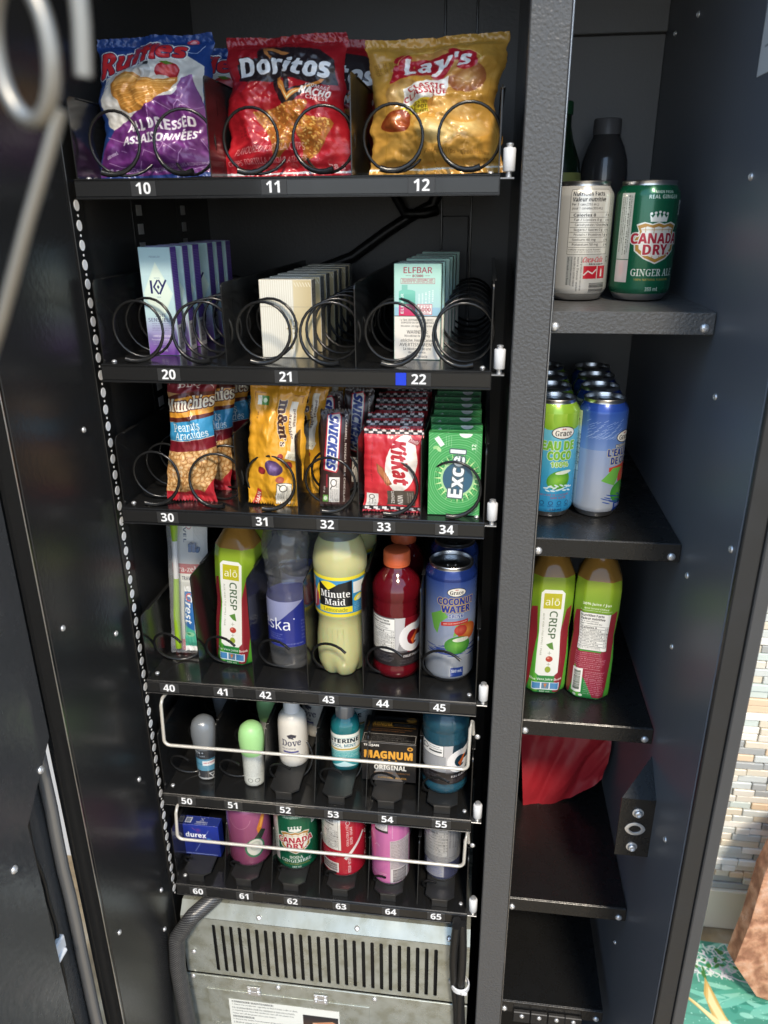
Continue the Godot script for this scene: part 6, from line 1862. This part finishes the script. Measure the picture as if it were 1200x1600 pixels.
# ---------------------------------------------------------------- what lies around it
func build_place() -> void:
	var g := G.new()
	g.box(Vector3(0, FLOOR - 0.05, 0), Vector3(60, 0.1, 60), 0.0)
	tag(part(g, "floor", M.floor_stone, self), "", "", "", "structure")
	var wall := thing("mosaic_wall", "wall of thin stacked stone and glass mosaic right of the machine", "wall", Vector3(0.7, FLOOR, -0.46))
	g = G.new()
	g.box(Vector3(0.3, 1.5, -0.06), Vector3(4.0, 3.0, 0.1), 0.0)
	part(g, "backing", M.grout, wall)
	# courses of mosaic: one mesh per size, tinted by a few materials
	var sizes := [0.028, 0.041, 0.056, 0.075]
	var meshes := []
	for s in sizes:
		var row := []
		for m in M.mosaic:
			g = G.new()
			g.box(Vector3.ZERO, Vector3(s - 0.0016, 0.0148, 0.008), 0.0012)
			row.append(g.mesh(m))
		meshes.append(row)
	var far := []
	for m in M.mosaic: far.append(G.new())
	for j in 70:
		var y := 0.116 + j * 0.0164
		var x := 0.0 + rng.randf() * 0.04 - 0.02
		while x < 0.62:
			var s := rng.randi() % 4
			var at := Vector3(x + sizes[s] / 2, y, -0.006 + rng.randf() * 0.005)
			var mi: int = rng.randi() % M.mosaic.size()
			if x > 0.16 and x < 0.38 and j < 52:
				var t := inst(meshes[s][mi], "mosaic_tile", wall, at)
				t.rotation.z = rng.randf_range(-0.006, 0.006)
			else:
				far[mi].box(at, Vector3(sizes[s] - 0.0016, 0.0148, 0.008), 0.0012)
			x += sizes[s]
	for mi in far.size(): tag(part(far[mi], "mosaic_tiles", M.mosaic[mi], wall), "", "", "", "stuff")
	for i in 5:
		g = G.new()
		g.box(Vector3.ZERO, Vector3(0.298, 0.106, 0.012), 0.0015)
		part(g, "base_tile", M.beige_tile, wall, Vector3(-0.05 + i * 0.3, 0.054, 0.002))
	# painted panel lying on the floor
	g = G.new()
	g.box(Vector3(0, 0.004, 0), Vector3(0.52, 0.008, 0.34), 0.001, Rect2(0, 0, 0.01, 0.01), Rect2(0, 0, 0.01, 0.01), Rect2(0, 0, 1, 1))
	var pa := part(g, "painted_panel", printed("koi_paint", t_koi(), 0.3, 0.0, 0.3), self, Vector3(1.1, FLOOR + 0.001, -0.235))
	pa.rotation_degrees.y = -2
	tag(pa, "green painted panel with a fish tail lying on the floor at lower right", "painting")
	# rough brown slab leaning on the wall
	g = G.new()
	var outline := PackedVector2Array([Vector2(0.0, 0.0), Vector2(0.05, -0.075), Vector2(0.1, -0.095), Vector2(0.32, -0.08), Vector2(0.35, 0.3), Vector2(0.2, 0.38), Vector2(0.06, 0.28), Vector2(0.035, 0.2), Vector2(0.02, 0.09)])
	g.prism(outline, 0.035)
	var sl := part(g, "stone_slab", M.rust_stone, self, Vector3(0.952, -0.845, -0.285))
	sl.rotation_degrees = Vector3(-8, 6, 0)
	tag(sl, "rough rusty brown stone slab leaning at the far lower right", "stone slab")


func stone(called: String, a: Color, d: Color, freq: float, scale: float) -> void:
	var m := mat(called, Color.WHITE, 0.75)
	var f := FastNoiseLite.new()
	f.frequency = freq
	f.fractal_octaves = 5
	f.seed = 5
	var t := NoiseTexture2D.new()
	t.width = 512
	t.height = 512
	t.seamless = true
	t.noise = f
	var gr := Gradient.new()
	gr.colors = PackedColorArray([a, d, d.lightened(0.25)])
	gr.offsets = PackedFloat32Array([0.25, 0.6, 0.95])
	t.color_ramp = gr
	m.albedo_texture = t
	m.uv1_triplanar = true
	m.uv1_world_triplanar = true
	m.uv1_scale = Vector3.ONE * scale
	m.heightmap_enabled = true
	var t2: NoiseTexture2D = t.duplicate()
	t2.color_ramp = null
	m.heightmap_texture = t2
	m.heightmap_scale = 0.5


func build_materials() -> void:
	relief(mat("powder", 0.085, 0.36, 0.0, 0.5), 0.045, 9.0, 0.05, FastNoiseLite.TYPE_SIMPLEX_SMOOTH, 2)
	relief(mat("black_shelf", 0.012, 0.3), 0.05, 9.0, 0.012, FastNoiseLite.TYPE_SIMPLEX_SMOOTH, 2)
	relief(mat("black_wall", 0.02, 0.26), 0.03, 7.0, 0.012, FastNoiseLite.TYPE_SIMPLEX_SMOOTH, 3)
	relief(mat("black_back", 0.04, 0.4), 0.04, 8.0, 0.012, FastNoiseLite.TYPE_SIMPLEX_SMOOTH, 3)
	relief(mat("blue_wall", Color(0.14, 0.155, 0.18).linear_to_srgb(), 0.36), 0.03, 7.0, 0.005, FastNoiseLite.TYPE_SIMPLEX_SMOOTH, 3)  # dark paint lightened and blued to stand for sky reflection and glare
	mat("blue_tab", Color("1d3fd0"), 0.2)
	relief(mat("grey_back", 0.2, 0.45), 0.04, 8.0, 0.012, FastNoiseLite.TYPE_SIMPLEX_SMOOTH, 3)  # back wall colour lightened to stand for the glare and light on it
	mat("stay_steel", Color(0.34, 0.32, 0.28).linear_to_srgb(), 0.42, 0.8)
	mat("black_gloss", 0.012, 0.2)
	mat("black_edge", 0.012, 0.25)
	mat("black_satin", 0.018, 0.38)
	mat("rail_strip", 0.016, 0.12)
	mat("plate", 0.035, 0.35)
	mat("white_print", 0.85, 0.5)
	mat("wire", 0.012, 0.22)
	mat("cable", 0.012, 0.4)
	mat("rod", Color(0.72, 0.68, 0.6).linear_to_srgb(), 0.3, 0.35)
	mat("steel", 0.75, 0.3, 0.7)
	mat("steel_bright", 0.7, 0.3, 1.0)
	mat("steel_dull", 0.35, 0.4, 0.9)
	mat("tin", 0.72, 0.28, 1.0)
	mat("tin_dark", 0.35, 0.35, 1.0)
	mat("white_plastic", 0.72, 0.4)
	mat("hole_white", 0.95, 0.5)
	mat("hole_grey", 0.35, 0.6)
	mat("frame_dark", 0.022, 0.45)
	mat("frame_grey", 0.06, 0.45)
	mat("dark_inside", 0.004, 0.8)
	relief(mat("door", 0.05, 0.24), 0.02, 6.0, 0.02, FastNoiseLite.TYPE_SIMPLEX_SMOOTH, 3)
	mat("channel", 0.25, 0.3, 0.6)
	var zn := relief(mat("zinc", Color(0.48, 0.5, 0.45).linear_to_srgb(), 0.3, 0.5), 0.02, 3.0, 0.006, FastNoiseLite.TYPE_SIMPLEX_SMOOTH, 4)
	var dust := NoiseTexture2D.new()
	dust.width = 512
	dust.height = 512
	dust.seamless = true
	dust.noise = FastNoiseLite.new()
	dust.noise.frequency = 0.02
	dust.noise.fractal_octaves = 6
	var wear := Gradient.new()
	wear.colors = PackedColorArray([Color(0.87, 0.86, 0.82), Color(0.96, 0.96, 0.95), Color(1, 1, 1)])
	wear.offsets = PackedFloat32Array([0.2, 0.5, 0.8])
	dust.color_ramp = wear
	zn.albedo_texture = dust
	mat("lime", Color("8fb52a"), 0.3)
	mat("juice", Color(0.30, 0.15, 0.03).linear_to_srgb(), 0.1)
	mat("cap_dark", Color("1f3a24"), 0.4)
	mat("cap_orange", Color("d8653a"), 0.4)
	mat("cap_yellow", Color("d8c23a"), 0.4)
	mat("cap_grey", Color("6c6a6a"), 0.4)
	mat("cap_green", Color("2c5a3a"), 0.4)
	mat("gun_plastic", Color("7c8186"), 0.3, 0.2)
	mat("mint_plastic", Color("a5d890"), 0.4)
	for q in [["red_drink", Color("5c0c16")], ["lemon", Color("c3c18c")], ["teal_drink", Color("1c6a70")], ["green_glass", Color("16301c")], ["smoke", Color("4a4848")]]:
		var m := mat(q[0], q[1], 0.09)
		m.clearcoat_enabled = true
		m.clearcoat = 0.6
		m.clearcoat_roughness = 0.05
		m.subsurf_scatter_enabled = true
		m.subsurf_scatter_strength = 0.5 if q[0] == "lemon" else 0.15
	var b := mat("blue_drink", Color(0.012, 0.065, 0.1, 1.0).linear_to_srgb(), 0.08)
	b.clearcoat_enabled = true
	b.clearcoat = 0.6
	b.subsurf_scatter_enabled = true
	b.subsurf_scatter_strength = 0.2
	var w := mat("clear_water", Color(0.93, 0.96, 0.98, 0.04), 0.03)
	w.refraction_enabled = true
	w.refraction_scale = 0.033
	w = mat("clear_shell", Color(0.96, 0.97, 0.98, 0.05), 0.03, 0.0, 1.0)
	w.transparency = BaseMaterial3D.TRANSPARENCY_ALPHA
	w = mat("clear_film", Color(0.95, 0.96, 0.97, 0.12), 0.08)
	w.transparency = BaseMaterial3D.TRANSPARENCY_ALPHA
	mat("seal_film", 0.3, 0.25, 0.4)
	w = mat("red_plastic", Color(0.42, 0.02, 0.03).linear_to_srgb(), 0.45)
	w.backlight_enabled = true
	w.backlight = Color(0.3, 0.03, 0.03)
	# braided sleeve: a small woven picture repeated along the tube
	var c := Cv.new(64, 64, k("2c2c2e"))
	for i in range(-4, 9):
		c.ln([i * 16 - 32, 64, i * 16 + 32, 0], 3.0, k("7c7c7a"))
		c.ln([i * 16 - 32, 0, i * 16 + 32, 64], 3.0, k("4a4a4c"))
	w = printed("braid", c.tex(), 0.4, 0.3)
	w.uv1_scale = Vector3(4, 34, 1)
	M.mosaic = []
	for q in [["e0d8c8", 0.3], ["ddd2bc", 0.35], ["efe8da", 0.4], ["cfd2cc", 0.15], ["e2c8a8", 0.45], ["a9aaa6", 0.15], ["cfd8d0", 0.12], ["f4f0e6", 0.3]]:
		w = relief(mat("mosaic_" + q[0], Color(q[0]), q[1]), 0.02, 6.0, 0.03)
		M.mosaic.append(w)
	stone("rust_stone", Color("87583e"), Color("bd8a68"), 0.012, 4.0)
	stone("floor_stone", Color("7a684e"), Color("a08a68"), 0.01, 1.5)
	mat("grout", 0.5, 0.8)
	relief(mat("beige_tile", Color("e0d4bc"), 0.3), 0.02, 3.0, 0.02)
	# smears: the dark paint is not equally glossy all over
	var smear := NoiseTexture2D.new()
	smear.width = 512
	smear.height = 512
	smear.seamless = true
	smear.noise = FastNoiseLite.new()
	smear.noise.frequency = 0.009
	smear.noise.fractal_octaves = 6
	smear.noise.domain_warp_enabled = true
	smear.noise.domain_warp_amplitude = 60.0
	var tone := Gradient.new()
	tone.colors = PackedColorArray([Color(0.68, 0.68, 0.68), Color(0.78, 0.78, 0.78), Color(0.95, 0.95, 0.95)])
	tone.offsets = PackedFloat32Array([0.25, 0.55, 0.8])
	smear.color_ramp = tone
	for q in ["powder", "black_shelf", "black_gloss", "black_edge", "black_satin", "door", "frame_dark", "frame_grey", "zinc", "rail_strip"]:
		var m: StandardMaterial3D = M[q]
		m.roughness_texture = smear
		m.roughness = minf(m.roughness * 1.25, 1.0)
		m.uv1_triplanar = true
		m.uv1_world_triplanar = true
		if not m.heightmap_enabled:
			m.uv1_scale = Vector3.ONE * 4.0
	M.screw_head = screw_mesh(0.0036, M.steel)
	M.screw_big = screw_mesh(0.0046, M.steel)
	M.screw_small = screw_mesh(0.003, M.steel)
	M.screw_steel = screw_mesh(0.0042, M.steel)


func _ready() -> void:
	rng.seed = 7
	noise.noise_type = FastNoiseLite.TYPE_SIMPLEX_SMOOTH
	noise.frequency = 1.0
	ridge.noise_type = FastNoiseLite.TYPE_SIMPLEX_SMOOTH
	ridge.frequency = 1.0
	ridge.fractal_type = FastNoiseLite.FRACTAL_NONE
	# camera: a phone's main lens, a little under a metre from the trays
	var cam := Camera3D.new()
	cam.name = "camera"
	add_child(cam)
	cam.position = Vector3(0.4323, 0.492, 0.8164)
	cam.rotation_order = EULER_ORDER_YXZ
	cam.rotation_degrees = Vector3(-21.656, 7.5815, -0.4554)
	cam.near = 0.02
	cam.far = 200.0
	var lens := CameraAttributesPhysical.new()
	lens.frustum_focal_length = 25.917
	lens.frustum_near = 0.02
	lens.frustum_far = 200.0
	lens.frustum_focus_distance = 0.95
	lens.exposure_aperture = 6.5
	cam.attributes = lens
	cam.fov = 68.05
	# sky and light
	var env := Environment.new()
	env.background_mode = Environment.BG_SKY
	var sky := ProceduralSkyMaterial.new()
	sky.sky_top_color = Color("8fb0d8")
	sky.sky_horizon_color = Color("dfe6ea")
	sky.sky_curve = 0.2
	sky.ground_bottom_color = Color("6c665c")
	sky.ground_horizon_color = Color("b8b4ac")
	sky.energy_multiplier = 1.6
	env.sky = Sky.new()
	env.sky.sky_material = sky
	env.tonemap_mode = Environment.TONE_MAPPER_LINEAR
	env.tonemap_exposure = 1.75
	env.sdfgi_enabled = true
	env.ssao_enabled = true
	env.ssil_enabled = true
	var we := WorldEnvironment.new()
	we.name = "world_environment"
	we.environment = env
	add_child(we)
	var sun := DirectionalLight3D.new()
	sun.name = "sun"
	sun.light_color = Color("fff1dc")
	sun.light_energy = 0.65
	sun.light_angular_distance = 8.0
	sun.shadow_enabled = true
	add_child(sun)
	sun.rotation_degrees = Vector3(-48, 14, 0)
	build_materials()
	build_place()
	build_machine()
	build_trays()
	build_unit()
	build_goods()
	build_foreground()
